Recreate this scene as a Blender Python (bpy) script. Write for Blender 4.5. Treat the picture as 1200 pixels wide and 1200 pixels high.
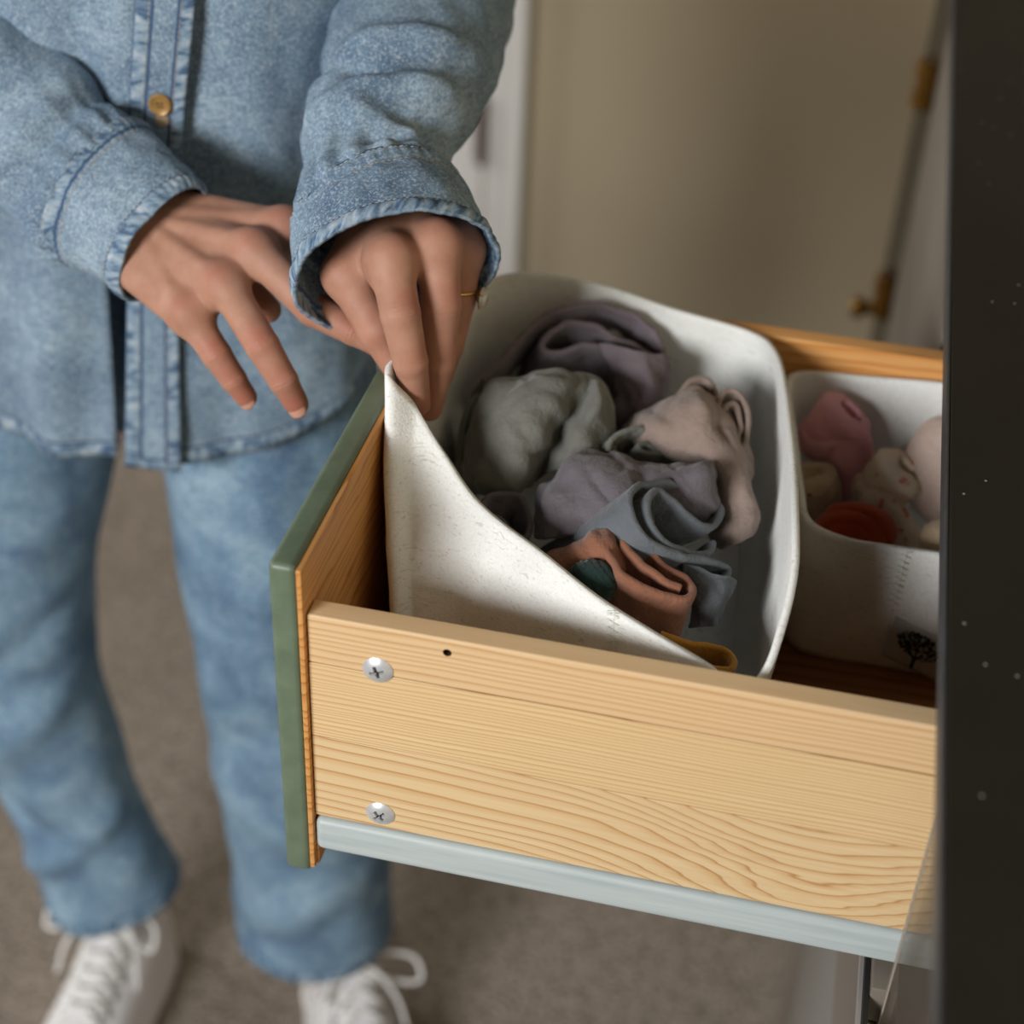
import bpy, bmesh, math, random
import numpy as np
from mathutils import Vector, Matrix

for o in list(bpy.data.objects):
    bpy.data.objects.remove(o, do_unlink=True)
scene = bpy.context.scene
COL = scene.collection

# ------------------------------------------------------------------ camera
CAM = np.array([0.21606, -0.58764, 0.66757])
RT = np.array([0.975008, 0.218689, 0.039166])
UP = np.array([-0.160664, 0.572290, 0.804159])
FW = np.array([-0.153446, 0.790354, -0.593123])
FPX = 1906.93
cam_d = bpy.data.cameras.new('camera')
cam = bpy.data.objects.new('camera', cam_d)
COL.objects.link(cam)
M = Matrix.Identity(4)
for i in range(3):
    M[i][0] = RT[i]; M[i][1] = UP[i]; M[i][2] = -FW[i]; M[i][3] = CAM[i]
cam.matrix_world = M
cam_d.sensor_width = 36.0
cam_d.sensor_fit = 'HORIZONTAL'
cam_d.lens = FPX / 1200.0 * 36.0
cam_d.clip_start = 0.02
cam_d.dof.use_dof = True
cam_d.dof.focus_distance = 0.865
cam_d.dof.aperture_fstop = 3.8
scene.camera = cam

# ------------------------------------------------------------------ light
scene.view_settings.view_transform = 'Standard'
scene.view_settings.look = 'None'
scene.view_settings.gamma = 1.0
scene.view_settings.exposure = 0.0
scene.view_settings.use_curve_mapping = False
world = bpy.data.worlds.new('world'); scene.world = world
world.use_nodes = True
bg = world.node_tree.nodes['Background']
bg.inputs[0].default_value = (1.0, 0.93, 0.84, 1)
bg.inputs[1].default_value = 0.055


def area(name, loc, target, sx, sy, power, color):
    l = bpy.data.lights.new(name, 'AREA')
    l.shape = 'RECTANGLE'; l.size = sx; l.size_y = sy
    l.energy = power; l.color = color
    o = bpy.data.objects.new(name, l); COL.objects.link(o)
    o.location = loc
    o.rotation_euler = (Vector(target) - Vector(loc)).to_track_quat('-Z', 'Y').to_euler()
    return o


area('back_wall_fill_light', (-2.7, 0.75, 0.75), (0.3, 1.65, -0.2), 0.9, 1.2, 27, (0.985, 0.99, 1.0))  # unseen fill light, added to brighten the back wall and floor
area('window_light', (-1.02, -2.05, 1.04), (0.05, 0.15, 0.1), 0.95, 0.66, 71, (0.985, 0.99, 1.0))

# ------------------------------------------------------------------ helpers


def P(x, y, d):
    """a point of the place at distance d along the view axis"""
    return CAM + d * (FW + RT * (x - 600) / FPX - UP * (y - 600) / FPX)


def PY(x, y, Y):
    v = FW + RT * (x - 600) / FPX - UP * (y - 600) / FPX
    return CAM + v * ((Y - CAM[1]) / v[1])


def lin(r, g, b):
    def f(c):
        c /= 255.0
        return c / 12.92 if c <= 0.04045 else ((c + 0.055) / 1.055) ** 2.4
    return (f(r), f(g), f(b), 1.0)


def _hash(ix, iy, iz):
    n = (ix.astype(np.int64) * 374761393 + iy.astype(np.int64) * 668265263 + iz.astype(np.int64) * 2147483647 + 1274126177)
    n = n & 0xffffffff
    n = ((n ^ (n >> 13)) * 1274126177) & 0xffffffff
    n = ((n ^ (n >> 16)) * 2246822519) & 0xffffffff
    n = n ^ (n >> 15)
    return (n & 0xffffff) / float(0xffffff)


def vnoise(p):
    p = np.asarray(p, float)
    i = np.floor(p).astype(np.int64); f = p - i; f = f * f * (3 - 2 * f)
    out = 0
    for dx in (0, 1):
        for dy in (0, 1):
            for dz in (0, 1):
                w = (f[..., 0] if dx else 1 - f[..., 0]) * (f[..., 1] if dy else 1 - f[..., 1]) * (f[..., 2] if dz else 1 - f[..., 2])
                out = out + w * _hash(i[..., 0] + dx, i[..., 1] + dy, i[..., 2] + dz)
    return out * 2 - 1


def fbm(p, oct=3):
    s = 0; a = 1.0; p = np.asarray(p, float)
    for _ in range(oct):
        s = s + a * vnoise(p); p = p * 2.03 + 17.1; a *= 0.5
    return s


def place(o, parent):
    COL.objects.link(o)
    if parent is not None:
        o.parent = parent
        pw = parent.get('_loc')
        if pw is not None:
            o.matrix_parent_inverse = Matrix.Translation(-Vector(pw))
    return o


def mesh_obj(name, verts, faces, mat, parent=None, smooth=True, uv=None, attrs=None):
    me = bpy.data.meshes.new(name)
    me.from_pydata([tuple(map(float, v)) for v in verts], [], [tuple(int(i) for i in f) for f in faces])
    if uv is not None:
        l = me.uv_layers.new(name='UVMap')
        vi = np.empty(len(me.loops), dtype=np.int32); me.loops.foreach_get('vertex_index', vi)
        l.data.foreach_set('uv', np.asarray(uv, dtype=np.float32)[vi].ravel())
    if attrs:
        for k, v in attrs.items():
            a = me.attributes.new(k, 'FLOAT', 'POINT'); a.data.foreach_set('value', np.asarray(v, dtype=np.float32))
    me.update()
    if smooth:
        me.polygons.foreach_set('use_smooth', np.ones(len(me.polygons), dtype=bool))
    if mat is not None:
        me.materials.append(mat)
    o = bpy.data.objects.new(name, me)
    return place(o, parent)


def thing(name, loc, label, cat, group=None):
    o = bpy.data.objects.new(name, None)
    o.empty_display_size = 0.05
    COL.objects.link(o)
    o.location = loc
    o['_loc'] = [float(c) for c in loc]
    tag(o, label, cat, group)
    return o


def tag(o, label=None, cat=None, group=None, kind=None):
    if label: o['label'] = label
    if cat: o['category'] = cat
    if group: o['group'] = group
    if kind: o['kind'] = kind
    return o


def box(name, lo, hi, mat, parent=None, bevel=0.0, seg=2):
    bm = bmesh.new()
    bmesh.ops.create_cube(bm, size=1.0)
    lo = Vector(lo); hi = Vector(hi); c = (lo + hi) / 2; s = hi - lo
    for v in bm.verts:
        v.co = Vector((c[i] + v.co[i] * s[i] for i in range(3)))
    if bevel > 0:
        bmesh.ops.bevel(bm, geom=list(bm.edges), offset=bevel, segments=seg, affect='EDGES', profile=0.5)
    me = bpy.data.meshes.new(name); bm.to_mesh(me); bm.free()
    if bevel > 0:
        me.polygons.foreach_set('use_smooth', np.ones(len(me.polygons), dtype=bool))
        try:
            me.set_sharp_from_angle(angle=math.radians(35))
        except Exception:
            pass
    me.materials.append(mat)
    o = bpy.data.objects.new(name, me)
    if bevel > 0:
        wn = o.modifiers.new('wn', 'WEIGHTED_NORMAL'); wn.keep_sharp = True
    return place(o, parent)


def catmull(pts, n):
    pts = np.asarray(pts, float); m = len(pts)
    ext = np.vstack([2 * pts[0] - pts[1], pts, 2 * pts[-1] - pts[-2]])
    t = np.linspace(0, m - 1, n); i = np.clip(np.floor(t).astype(int), 0, m - 2); f = (t - i)[:, None]
    p0, p1, p2, p3 = ext[i], ext[i + 1], ext[i + 2], ext[i + 3]
    return 0.5 * (2 * p1 + (p2 - p0) * f + (2 * p0 - 5 * p1 + 4 * p2 - p3) * f ** 2 + (3 * p1 - p0 - 3 * p2 + p3) * f ** 3)


def catmull_closed(pts, n):
    pts = np.asarray(pts, float); m = len(pts)
    t = np.linspace(0, m, n, endpoint=False); i = np.floor(t).astype(int); f = (t - i)[:, None]
    g = lambda k: pts[(i + k) % m]
    p0, p1, p2, p3 = g(-1), g(0), g(1), g(2)
    return 0.5 * (2 * p1 + (p2 - p0) * f + (2 * p0 - 5 * p1 + 4 * p2 - p3) * f ** 2 + (3 * p1 - p0 - 3 * p2 + p3) * f ** 3)


def resample(c, n):
    c = np.asarray(c, float)
    d = np.r_[0, np.cumsum(np.linalg.norm(np.diff(c, axis=0), axis=1))]
    t = np.linspace(0, d[-1], n)
    return np.stack([np.interp(t, d, c[:, k]) for k in range(c.shape[1])], 1)


def grid_faces(nv, nu, closed):
    f = []
    for j in range(nv - 1):
        for i in range(nu if closed else nu - 1):
            a = j * nu + i; b = j * nu + (i + 1) % nu
            f.append((a, b, b + nu, a + nu))
    return f


def norm(v):
    return v / (np.linalg.norm(v, axis=-1, keepdims=True) + 1e-12)


def frames(path, hint):
    path = np.asarray(path, float)
    T = norm(np.gradient(path, axis=0))
    U = []
    u = np.asarray(hint, float)
    for t in T:
        u = u - t * (u @ t); u = u / np.linalg.norm(u); U.append(u.copy())
    U = np.array(U); V = np.cross(T, U)
    return T, U, V


def tube(name, path, rad, mat, parent=None, nu=10, hint=(0.13, 0.2, 0.97), cap=True):
    path = np.asarray(path, float); n = len(path)
    rad = np.broadcast_to(np.asarray(rad, float), (n,))
    T, U, V = frames(path, hint)
    a = np.linspace(0, 2 * np.pi, nu, endpoint=False)
    g = path[:, None, :] + rad[:, None, None] * (np.cos(a)[None, :, None] * U[:, None, :] + np.sin(a)[None, :, None] * V[:, None, :])
    v = g.reshape(-1, 3); f = grid_faces(n, nu, True)
    if cap:
        v = np.vstack([v, path[0] - T[0] * rad[0] * .5, path[-1] + T[-1] * rad[-1] * .5])
        for i in range(nu):
            f.append(((i + 1) % nu, i, n * nu))
            f.append(((n - 1) * nu + i, (n - 1) * nu + (i + 1) % nu, n * nu + 1))
    return mesh_obj(name, v, f, mat, parent)


def lathe(name, prof, center, axis, mat, parent=None, nu=24):
    """prof: list of (radius, height along axis)"""
    axis = norm(np.asarray(axis, float)); h = np.array([0.3, 0.5, 0.8]) if abs(axis[2]) > 0.9 else np.array([0, 0, 1.0])
    U = norm(h - axis * (h @ axis)); V = np.cross(axis, U)
    a = np.linspace(0, 2 * np.pi, nu, endpoint=False); v = []
    for r, z in prof:
        v.append(np.asarray(center) + axis * z + r * (np.cos(a)[:, None] * U + np.sin(a)[:, None] * V))
    v = np.vstack(v)
    f = grid_faces(len(prof), nu, True)
    f.append(tuple(range(nu))[::-1]); f.append(tuple((len(prof) - 1) * nu + i for i in range(nu)))
    o = mesh_obj(name, v, f, mat, parent)
    try:
        o.data.set_sharp_from_angle(angle=math.radians(40))
    except Exception:
        pass
    return o


def solidify(o, t, offset=0.0, sub=0):
    m = o.modifiers.new('thick', 'SOLIDIFY'); m.thickness = t; m.offset = offset; m.use_quality_normals = True
    if sub:
        s = o.modifiers.new('sub', 'SUBSURF'); s.levels = sub; s.render_levels = sub
    return o

# ---- implicit surfaces -------------------------------------------------


def seg_d(p, a, b, r1, r2):
    a = np.asarray(a, float); b = np.asarray(b, float); ab = b - a
    t = np.clip(((p - a) @ ab) / (ab @ ab + 1e-12), 0, 1)
    return np.linalg.norm(p - a - t[:, None] * ab, axis=1) - (r1 + (r2 - r1) * t)


def smin(a, b, k):
    h = np.maximum(k - np.abs(a - b), 0) / k
    return np.minimum(a, b) - h * h * k * 0.25


def surface_nets(D, org, h):
    nx, ny, nz = D.shape
    S = D < 0
    c = np.zeros((nx - 1, ny - 1, nz - 1), dtype=np.int8)
    for dx in (0, 1):
        for dy in (0, 1):
            for dz in (0, 1):
                c += S[dx:nx - 1 + dx, dy:ny - 1 + dy, dz:nz - 1 + dz]
    act = (c > 0) & (c < 8)
    I = np.argwhere(act)
    idx = -np.ones(act.shape, dtype=np.int64); idx[act] = np.arange(len(I))
    acc = np.zeros((len(I), 3)); cnt = np.zeros(len(I))
    corners = [(a, b, d) for a in (0, 1) for b in (0, 1) for d in (0, 1)]
    for a in corners:
        for ax in range(3):
            if a[ax] == 1: continue
            b = list(a); b[ax] = 1
            da = D[I[:, 0] + a[0], I[:, 1] + a[1], I[:, 2] + a[2]]
            db = D[I[:, 0] + b[0], I[:, 1] + b[1], I[:, 2] + b[2]]
            m = (da < 0) != (db < 0)
            t = np.where(m, da / np.where(m, da - db, 1), 0)
            q = np.array(a, float)[None, :].repeat(len(I), 0); q[:, ax] += t
            acc[m] += q[m]; cnt[m] += 1
    V = (I + acc / cnt[:, None]) * h + org
    F = []
    for ax in range(3):
        sl0 = [slice(1, -1)] * 3; sl1 = [slice(1, -1)] * 3
        sl0[ax] = slice(0, -1); sl1[ax] = slice(1, None)
        A = S[tuple(sl0)]; B = S[tuple(sl1)]
        E = np.argwhere(A != B); 
        if len(E) == 0: continue
        s = A[E[:, 0], E[:, 1], E[:, 2]]
        off = np.ones(3, int); off[ax] = 0
        E = E + off
        o1, o2 = [(1, 2), (2, 0), (0, 1)][ax]
        q = []
        for (u, v) in ((-1, -1), (0, -1), (0, 0), (-1, 0)):
            e = E.copy(); e[:, o1] += u; e[:, o2] += v
            q.append(idx[e[:, 0], e[:, 1], e[:, 2]])
        q = np.stack(q, 1)
        q[~s] = q[~s][:, ::-1]
        F.append(q)
    F = np.vstack(F)
    return V, F[(F >= 0).all(1)]


def polygonise(sdf, lo, hi, h, b=4):
    lo = np.asarray(lo, float); hi = np.asarray(hi, float)
    n = np.ceil((hi - lo) / (h * b)).astype(int) + 1
    H = h * b
    g = np.stack(np.meshgrid(*[np.arange(k) for k in n], indexing='ij'), -1).reshape(-1, 3)
    dc = sdf(lo + (g * b + (b - 1) / 2) * h).reshape(n)
    mark = np.abs(dc) < H * 1.35
    D = np.repeat(np.repeat(np.repeat(dc, b, 0), b, 1), b, 2).astype(np.float32)
    m = np.repeat(np.repeat(np.repeat(mark, b, 0), b, 1), b, 2)
    I = np.argwhere(m)
    D[m] = sdf(lo + I * h)
    return surface_nets(D, lo, h)

# ------------------------------------------------------------------ materials


class NT:
    def __init__(self, name):
        self.m = bpy.data.materials.new(name); self.m.use_nodes = True
        self.t = self.m.node_tree; self.n = self.t.nodes; self.l = self.t.links
        self.b = self.n['Principled BSDF']; self.out = self.n['Material Output']

    def node(self, typ, **kw):
        nd = self.n.new(typ)
        for k, v in kw.items():
            setattr(nd, k, v)
        return nd

    def put(self, sock, v):
        if hasattr(v, 'is_linked') or isinstance(v, bpy.types.NodeSocket):
            self.l.new(v, sock)
        else:
            sock.default_value = v

    def math(self, op, a, b=0.0, c=0.0, clamp=False):
        nd = self.node('ShaderNodeMath', operation=op, use_clamp=clamp)
        self.put(nd.inputs[0], a); self.put(nd.inputs[1], b); self.put(nd.inputs[2], c)
        return nd.outputs[0]

    def obj(self):
        return self.node('ShaderNodeTexCoord').outputs['Object']

    def uv(self):
        return self.node('ShaderNodeTexCoord').outputs['UV']

    def sep(self, v):
        nd = self.node('ShaderNodeSeparateXYZ'); self.l.new(v, nd.inputs[0]); return nd.outputs

    def mapping(self, v, scale=(1, 1, 1), loc=(0, 0, 0), rot=(0, 0, 0)):
        nd = self.node('ShaderNodeMapping'); self.l.new(v, nd.inputs[0])
        nd.inputs['Scale'].default_value = scale; nd.inputs['Location'].default_value = loc; nd.inputs['Rotation'].default_value = rot
        return nd.outputs[0]

    def noise(self, v, scale, detail=3.0, rough=0.55, dist=0.0):
        nd = self.node('ShaderNodeTexNoise'); self.l.new(v, nd.inputs['Vector'])
        nd.inputs['Scale'].default_value = scale; nd.inputs['Detail'].default_value = detail
        nd.inputs['Roughness'].default_value = rough; nd.inputs['Distortion'].default_value = dist
        return nd.outputs[0]

    def ramp(self, f, stops):
        nd = self.node('ShaderNodeValToRGB'); self.put(nd.inputs[0], f)
        e = nd.color_ramp.elements
        while len(e) < len(stops): e.new(0.5)
        for k, (p, c) in enumerate(stops):
            e[k].position = p
            e[k].color = c if len(c) == 4 else (*c, 1)
        return nd.outputs[0]

    def maprange(self, f, a, b, c=0.0, d=1.0):
        nd = self.node('ShaderNodeMapRange'); self.put(nd.inputs[0], f)
        for i, v in enumerate((a, b, c, d)): self.put(nd.inputs[1 + i], v)
        return nd.outputs[0]

    def mix(self, f, a, b, mode='MIX'):
        nd = self.node('ShaderNodeMix', data_type='RGBA', blend_type=mode)
        self.put(nd.inputs[0], f); self.put(nd.inputs[6], a); self.put(nd.inputs[7], b)
        return nd.outputs[2]

    def bump(self, h, strength=0.3, dist=0.001):
        nd = self.node('ShaderNodeBump'); nd.inputs['Strength'].default_value = strength
        nd.inputs['Distance'].default_value = dist; self.l.new(h, nd.inputs['Height'])
        if self.b.inputs['Normal'].is_linked:
            self.l.new(self.b.inputs['Normal'].links[0].from_socket, nd.inputs['Normal'])
        self.l.new(nd.outputs[0], self.b.inputs['Normal'])

    def base(self, c, rough=0.6, metal=0.0, spec=0.5):
        self.put(self.b.inputs['Base Color'], c); self.put(self.b.inputs['Roughness'], rough)
        self.b.inputs['Metallic'].default_value = metal
        self.b.inputs['Specular IOR Level'].default_value = spec
        return self.m


def plain(name, c, rough=0.6, metal=0.0, spec=0.5, var=0.0, scale=40.0, bump=0.0):
    t = NT(name)
    col = c
    if var or bump:
        n = t.noise(t.obj(), scale, 4)
        if var:
            dk = tuple(x * (1 - var) for x in c[:3]) + (1,); lt = tuple(min(1, x * (1 + var)) for x in c[:3]) + (1,)
            col = t.ramp(n, [(0.3, dk), (0.7, lt)])
        if bump: t.bump(n, bump, 0.001)
    return t.base(col, rough, metal, spec)


def wood(name, light, mid, dark, N, z0, x0=0.0, k=0.0, warp=0.0015, y0=0.0, ky=0.0, rough=0.5, dip=None, axis='xz'):
    """growth rings of a sawn log; axis says which two coordinates lie on the board face (along the grain, across it)"""
    t = NT(name); s = t.sep(t.obj()); d = {'x': s[0], 'y': s[1], 'z': s[2]}
    X = d[axis[0]]; Z = d[axis[1]]
    Y = d[[c for c in 'xyz' if c not in axis][0]]
    v = t.mapping(t.obj(), scale=tuple(1.0 if c == axis[0] else 7.0 for c in 'xyz'))
    n1 = t.noise(v, 6.0, 3, 0.5)
    w = t.math('MULTIPLY', t.math('SUBTRACT', n1, 0.5), warp * 8)
    dz = t.math('ADD', t.math('SUBTRACT', Z, z0), w)
    dx = t.math('ADD', t.math('MULTIPLY', t.math('SUBTRACT', X, x0), k), t.math('MULTIPLY', t.math('SUBTRACT', Y, y0), ky))
    dx = t.math('ADD', dx, t.math('MULTIPLY', w, 0.8))
    r = t.math('SQRT', t.math('ADD', t.math('MULTIPLY', dz, dz), t.math('MULTIPLY', dx, dx)))
    if dip:
        e = t.math('DIVIDE', t.math('SUBTRACT', X, x0), dip[1])
        e = t.math('EXPONENT', t.math('MULTIPLY', t.math('MULTIPLY', e, e), -1.0))
        r = t.math('ADD', t.math('ADD', dz, t.math('MULTIPLY', e, dip[0])), t.math('MULTIPLY', X, dip[2]))
        r = t.math('ADD', r, t.math('MULTIPLY', w, t.math('MULTIPLY', e, 2.0)))
    # uneven ring widths
    r2 = t.math('ADD', t.math('MULTIPLY', r, N), t.math('MULTIPLY', t.math('SINE', t.math('MULTIPLY', r, N * 0.9)), 0.35))
    f = t.math('FRACT', r2)
    ring = t.ramp(f, [(0.0, light), (0.45, light), (0.8, mid), (0.92, dark), (1.0, light)])
    fib = t.noise(t.mapping(t.obj(), scale=tuple(6.0 if c == axis[0] else 400.0 for c in 'xyz')), 1.0, 2, 0.6)
    c = t.mix(t.maprange(fib, 0.35, 0.75, 0.0, 0.22), ring, dark)
    big = t.noise(t.mapping(t.obj(), scale=tuple(2.0 if c == axis[0] else 14.0 for c in 'xyz')), 1.5, 2, 0.5)
    c = t.mix(t.maprange(big, 0.35, 0.7, 0.0, 0.35), c, mid)
    t.bump(fib, 0.08, 0.0004)
    return t.base(c, rough, 0, 0.4)


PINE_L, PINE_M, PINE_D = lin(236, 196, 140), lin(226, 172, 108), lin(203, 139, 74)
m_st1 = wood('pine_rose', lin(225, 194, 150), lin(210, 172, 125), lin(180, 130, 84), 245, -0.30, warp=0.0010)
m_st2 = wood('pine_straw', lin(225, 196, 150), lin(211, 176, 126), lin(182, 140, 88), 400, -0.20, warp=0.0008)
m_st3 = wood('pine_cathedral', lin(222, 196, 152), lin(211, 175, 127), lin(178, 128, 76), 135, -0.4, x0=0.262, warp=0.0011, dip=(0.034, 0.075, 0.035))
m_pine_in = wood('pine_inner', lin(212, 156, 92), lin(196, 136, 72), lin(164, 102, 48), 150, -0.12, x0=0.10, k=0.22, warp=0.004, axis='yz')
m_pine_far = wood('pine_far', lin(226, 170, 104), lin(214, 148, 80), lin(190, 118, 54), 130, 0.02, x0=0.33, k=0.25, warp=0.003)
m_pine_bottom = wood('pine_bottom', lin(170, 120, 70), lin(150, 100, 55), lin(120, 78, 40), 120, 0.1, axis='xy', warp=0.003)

t = NT('sage_paint')
n = t.noise(t.obj(), 900, 3, 0.6); n2 = t.noise(t.obj(), 60, 3)
c = t.ramp(n2, [(0.3, lin(90, 105, 85)), (0.7, lin(105, 120, 98))])
t.bump(n, 0.25, 0.0004)
m_sage = t.base(c, 0.42, 0, 0.5)

t = NT('runner_paint')
n = t.noise(t.mapping(t.obj(), scale=(3, 60, 60)), 4, 4)
m_runner = t.base(t.ramp(n, [(0.3, lin(170, 181, 182)), (0.7, lin(190, 199, 198))]), 0.45)

m_zinc = plain('zinc', lin(206, 208, 210), 0.38, 0.45, var=0.08, scale=300)
m_recess = plain('recess_dark', lin(52, 50, 48), 0.5, 0.6)
m_brass = plain('brass', lin(128, 92, 40), 0.35, 0.9, var=0.15, scale=60)
m_knot = plain('hole_dark', lin(70, 40, 20), 0.9)

t = NT('black_top')
v = t.node('ShaderNodeTexVoronoi'); t.l.new(t.obj(), v.inputs['Vector']); v.inputs['Scale'].default_value = 30; v.voronoi_dimensions = '2D'
d = t.math('LESS_THAN', v.outputs['Distance'], 0.02)
nn = t.noise(t.obj(), 18, 2)
spot = t.math('MULTIPLY', d, t.math('GREATER_THAN', nn, 0.52))
c = t.mix(spot, t.ramp(t.noise(t.obj(), 8, 3), [(0.3, lin(33, 30, 24)), (0.7, lin(39, 35, 29))]), lin(170, 170, 168))
m_black = t.base(c, 0.6, 0, 0.2)
m_edge = plain('top_edge_worn', lin(66, 66, 67), 0.5, 0, 0.4, var=0.15, scale=80)
m_front = plain('grey_front', lin(122, 114, 104), 0.55, 0, 0.4, var=0.04, scale=12)
m_front2 = plain('grey_plinth', lin(134, 130, 124), 0.55, 0, 0.4, var=0.04, scale=12)
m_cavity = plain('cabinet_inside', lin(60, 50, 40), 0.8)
m_dark = plain('dark_gap', lin(30, 28, 26), 0.7)
m_steel = plain('steel_strip', lin(170, 166, 162), 0.4, 0.2)

t = NT('clear_acrylic')
tr = t.node('ShaderNodeBsdfTransparent'); tr.inputs[0].default_value = (0.86, 0.86, 0.85, 1)
gl = t.node('ShaderNodeBsdfGlossy'); gl.inputs['Roughness'].default_value = 0.08
df = t.node('ShaderNodeBsdfDiffuse'); df.inputs[0].default_value = lin(150, 140, 128)
lw = t.node('ShaderNodeLayerWeight'); lw.inputs[0].default_value = 0.25
m1 = t.node('ShaderNodeMixShader'); m1.inputs[0].default_value = 0.10
t.l.new(tr.outputs[0], m1.inputs[1]); t.l.new(df.outputs[0], m1.inputs[2])
m2 = t.node('ShaderNodeMixShader'); t.l.new(t.math('MULTIPLY', lw.outputs['Fresnel'], 0.5), m2.inputs[0])
t.l.new(m1.outputs[0], m2.inputs[1]); t.l.new(gl.outputs[0], m2.inputs[2])
t.l.new(m2.outputs[0], t.out.inputs['Surface'])
m_acrylic = t.m
t = NT('smoky_acrylic')
tr = t.node('ShaderNodeBsdfTransparent'); tr.inputs[0].default_value = (0.62, 0.62, 0.61, 1)
gl = t.node('ShaderNodeBsdfGlossy'); gl.inputs['Roughness'].default_value = 0.1
m1 = t.node('ShaderNodeMixShader'); m1.inputs[0].default_value = 0.08
t.l.new(tr.outputs[0], m1.inputs[1]); t.l.new(gl.outputs[0], m1.inputs[2]); t.l.new(m1.outputs[0], t.out.inputs['Surface'])
m_smoky = t.m
m_acr_edge = plain('acrylic_edge', lin(150, 140, 128), 0.2, 0.0, 0.8)

t = NT('wall_paint')
m_wall = t.base(t.ramp(t.noise(t.obj(), 3, 2), [(0.3, lin(200, 186, 158)), (0.7, lin(204, 190, 162))]), 0.85, 0, 0.2)
m_white = plain('white_gloss_paint', lin(220, 218, 212), 0.5, 0, 0.4)
m_hinge = plain('bronze_hinge', lin(84, 56, 48), 0.5, 0.3)

t = NT('carpet')
o_ = t.obj()
wv = t.node('ShaderNodeTexVoronoi'); t.l.new(t.mapping(o_, scale=(1, 1.6, 1)), wv.inputs['Vector']); wv.inputs['Scale'].default_value = 150
n = t.noise(o_, 60, 3); n2 = t.noise(o_, 5, 3)
c = t.ramp(n2, [(0.3, lin(158, 146, 134)), (0.7, lin(172, 160, 147))])
c = t.mix(t.maprange(wv.outputs['Distance'], 0.2, 0.75, 0.0, 0.85), c, lin(92, 82, 72))
c = t.mix(t.maprange(n, 0.4, 0.7, 0, 0.3), c, lin(168, 156, 140))
t.bump(wv.outputs['Distance'], 0.6, -0.004)
m_carpet = t.base(c, 0.95, 0, 0.1)

t = NT('wool_felt')
o_ = t.obj()
n = t.noise(o_, 700, 4, 0.7)
fz = t.noise(t.mapping(o_, rot=(0.4, 0.9, 0.3), scale=(1, 1, 4)), 130, 3, 0.6, 1.5)
big = t.noise(o_, 35, 3)
c = t.ramp(big, [(0.3, lin(238, 239, 234)), (0.7, lin(245, 246, 241))])
c = t.mix(t.maprange(fz, 0.59, 0.67, 0, 0.4), c, lin(168, 160, 146))
c = t.mix(t.maprange(n, 0.45, 0.75, 0, 0.25), c, lin(180, 172, 158))
t.bump(n, 0.5, 0.0012)
m_felt = t.base(c, 0.95, 0, 0.15)
m_felt.node_tree.nodes['Principled BSDF'].inputs['Sheen Weight'].default_value = 0.25


def cloth(name, c, dark=0.8, scale=1.0):
    t = NT(name); o_ = t.obj()
    n = t.noise(o_, 260 * scale, 3, 0.6, 0.5); n2 = t.noise(o_, 30, 3)
    dk = tuple(x * dark for x in c[:3]) + (1,)
    col = t.ramp(n2, [(0.3, dk), (0.7, c)])
    col = t.mix(t.maprange(n, 0.4, 0.7, 0, 0.25), col, dk)
    t.bump(n, 0.7, 0.0018)
    wv = t.noise(o_, 1400, 1)
    t.bump(wv, 0.3, 0.0003)
    t.b.inputs['Sheen Weight'].default_value = 0.2
    return t.base(col, 0.92, 0, 0.15)


def denim(name, light, mid, dark, bands=(), pale=lin(182, 190, 196), ink=lin(56, 80, 112), big_amt=0.5):
    """washed denim; UV is in metres, V runs across the seams listed in bands (v, half width)"""
    t = NT(name); o_ = t.obj()
    n1 = t.noise(o_, 16, 4, 0.6, 0.4)
    n2 = t.noise(o_, 560, 3, 0.75)
    n3 = t.noise(t.mapping(o_, rot=(0.3, 0.5, 0.7), scale=(1, 1, 3)), 110, 3, 0.65)
    c = t.ramp(n1, [(0.28, dark), (0.5, mid), (0.72, light)])
    c = t.mix(t.maprange(n3, 0.48, 0.68, 0, 0.55), c, dark)
    c = t.mix(t.maprange(t.noise(o_, 190, 3, 0.7, 0.6), 0.52, 0.70, 0, 0.4), c, ink)
    c = t.mix(t.maprange(n2, 0.5, 0.66, 0, 0.7), c, pale)
    c = t.mix(t.maprange(n2, 0.5, 0.36, 0, 0.5), c, dark)
    if bands:
        s = t.sep(t.uv())
        puck = t.noise(t.mapping(t.uv(), scale=(150, 75, 1)), 1.0, 2, 0.6, 0.3)
        pc = t.ramp(puck, [(0.38, ink), (0.50, mid), (0.70, pale)])
        for (v0, hw, ch) in bands:
            S = s[1] if ch == 'v' else s[0]
            dd = t.math('ABSOLUTE', t.math('SUBTRACT', S, v0))
            if ch == 'u':
                pk = t.noise(t.mapping(t.uv(), scale=(75, 150, 1)), 1.0, 2, 0.6, 0.3)
                pcc = t.ramp(pk, [(0.38, ink), (0.50, mid), (0.70, pale)])
            else:
                pcc = pc
            c = t.mix(t.maprange(dd, hw, hw * 0.55, 0, 0.8), c, pcc)
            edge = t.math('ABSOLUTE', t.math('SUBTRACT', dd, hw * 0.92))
            c = t.mix(t.maprange(edge, 0.0014, 0.0006, 0, 0.9), c, ink)  # shadow of the seam fold, painted as a dark line at the band edges
    t.bump(n2, 0.4, 0.0008)
    t.bump(n3, 0.2, 0.0015)
    return t.base(c, 0.9, 0, 0.2)

# ------------------------------------------------------------------ the room
ZF = -0.80
WY = 1.70


def struct(o, label=None):
    o['kind'] = 'structure'
    if label: o['label'] = label
    return o


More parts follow.
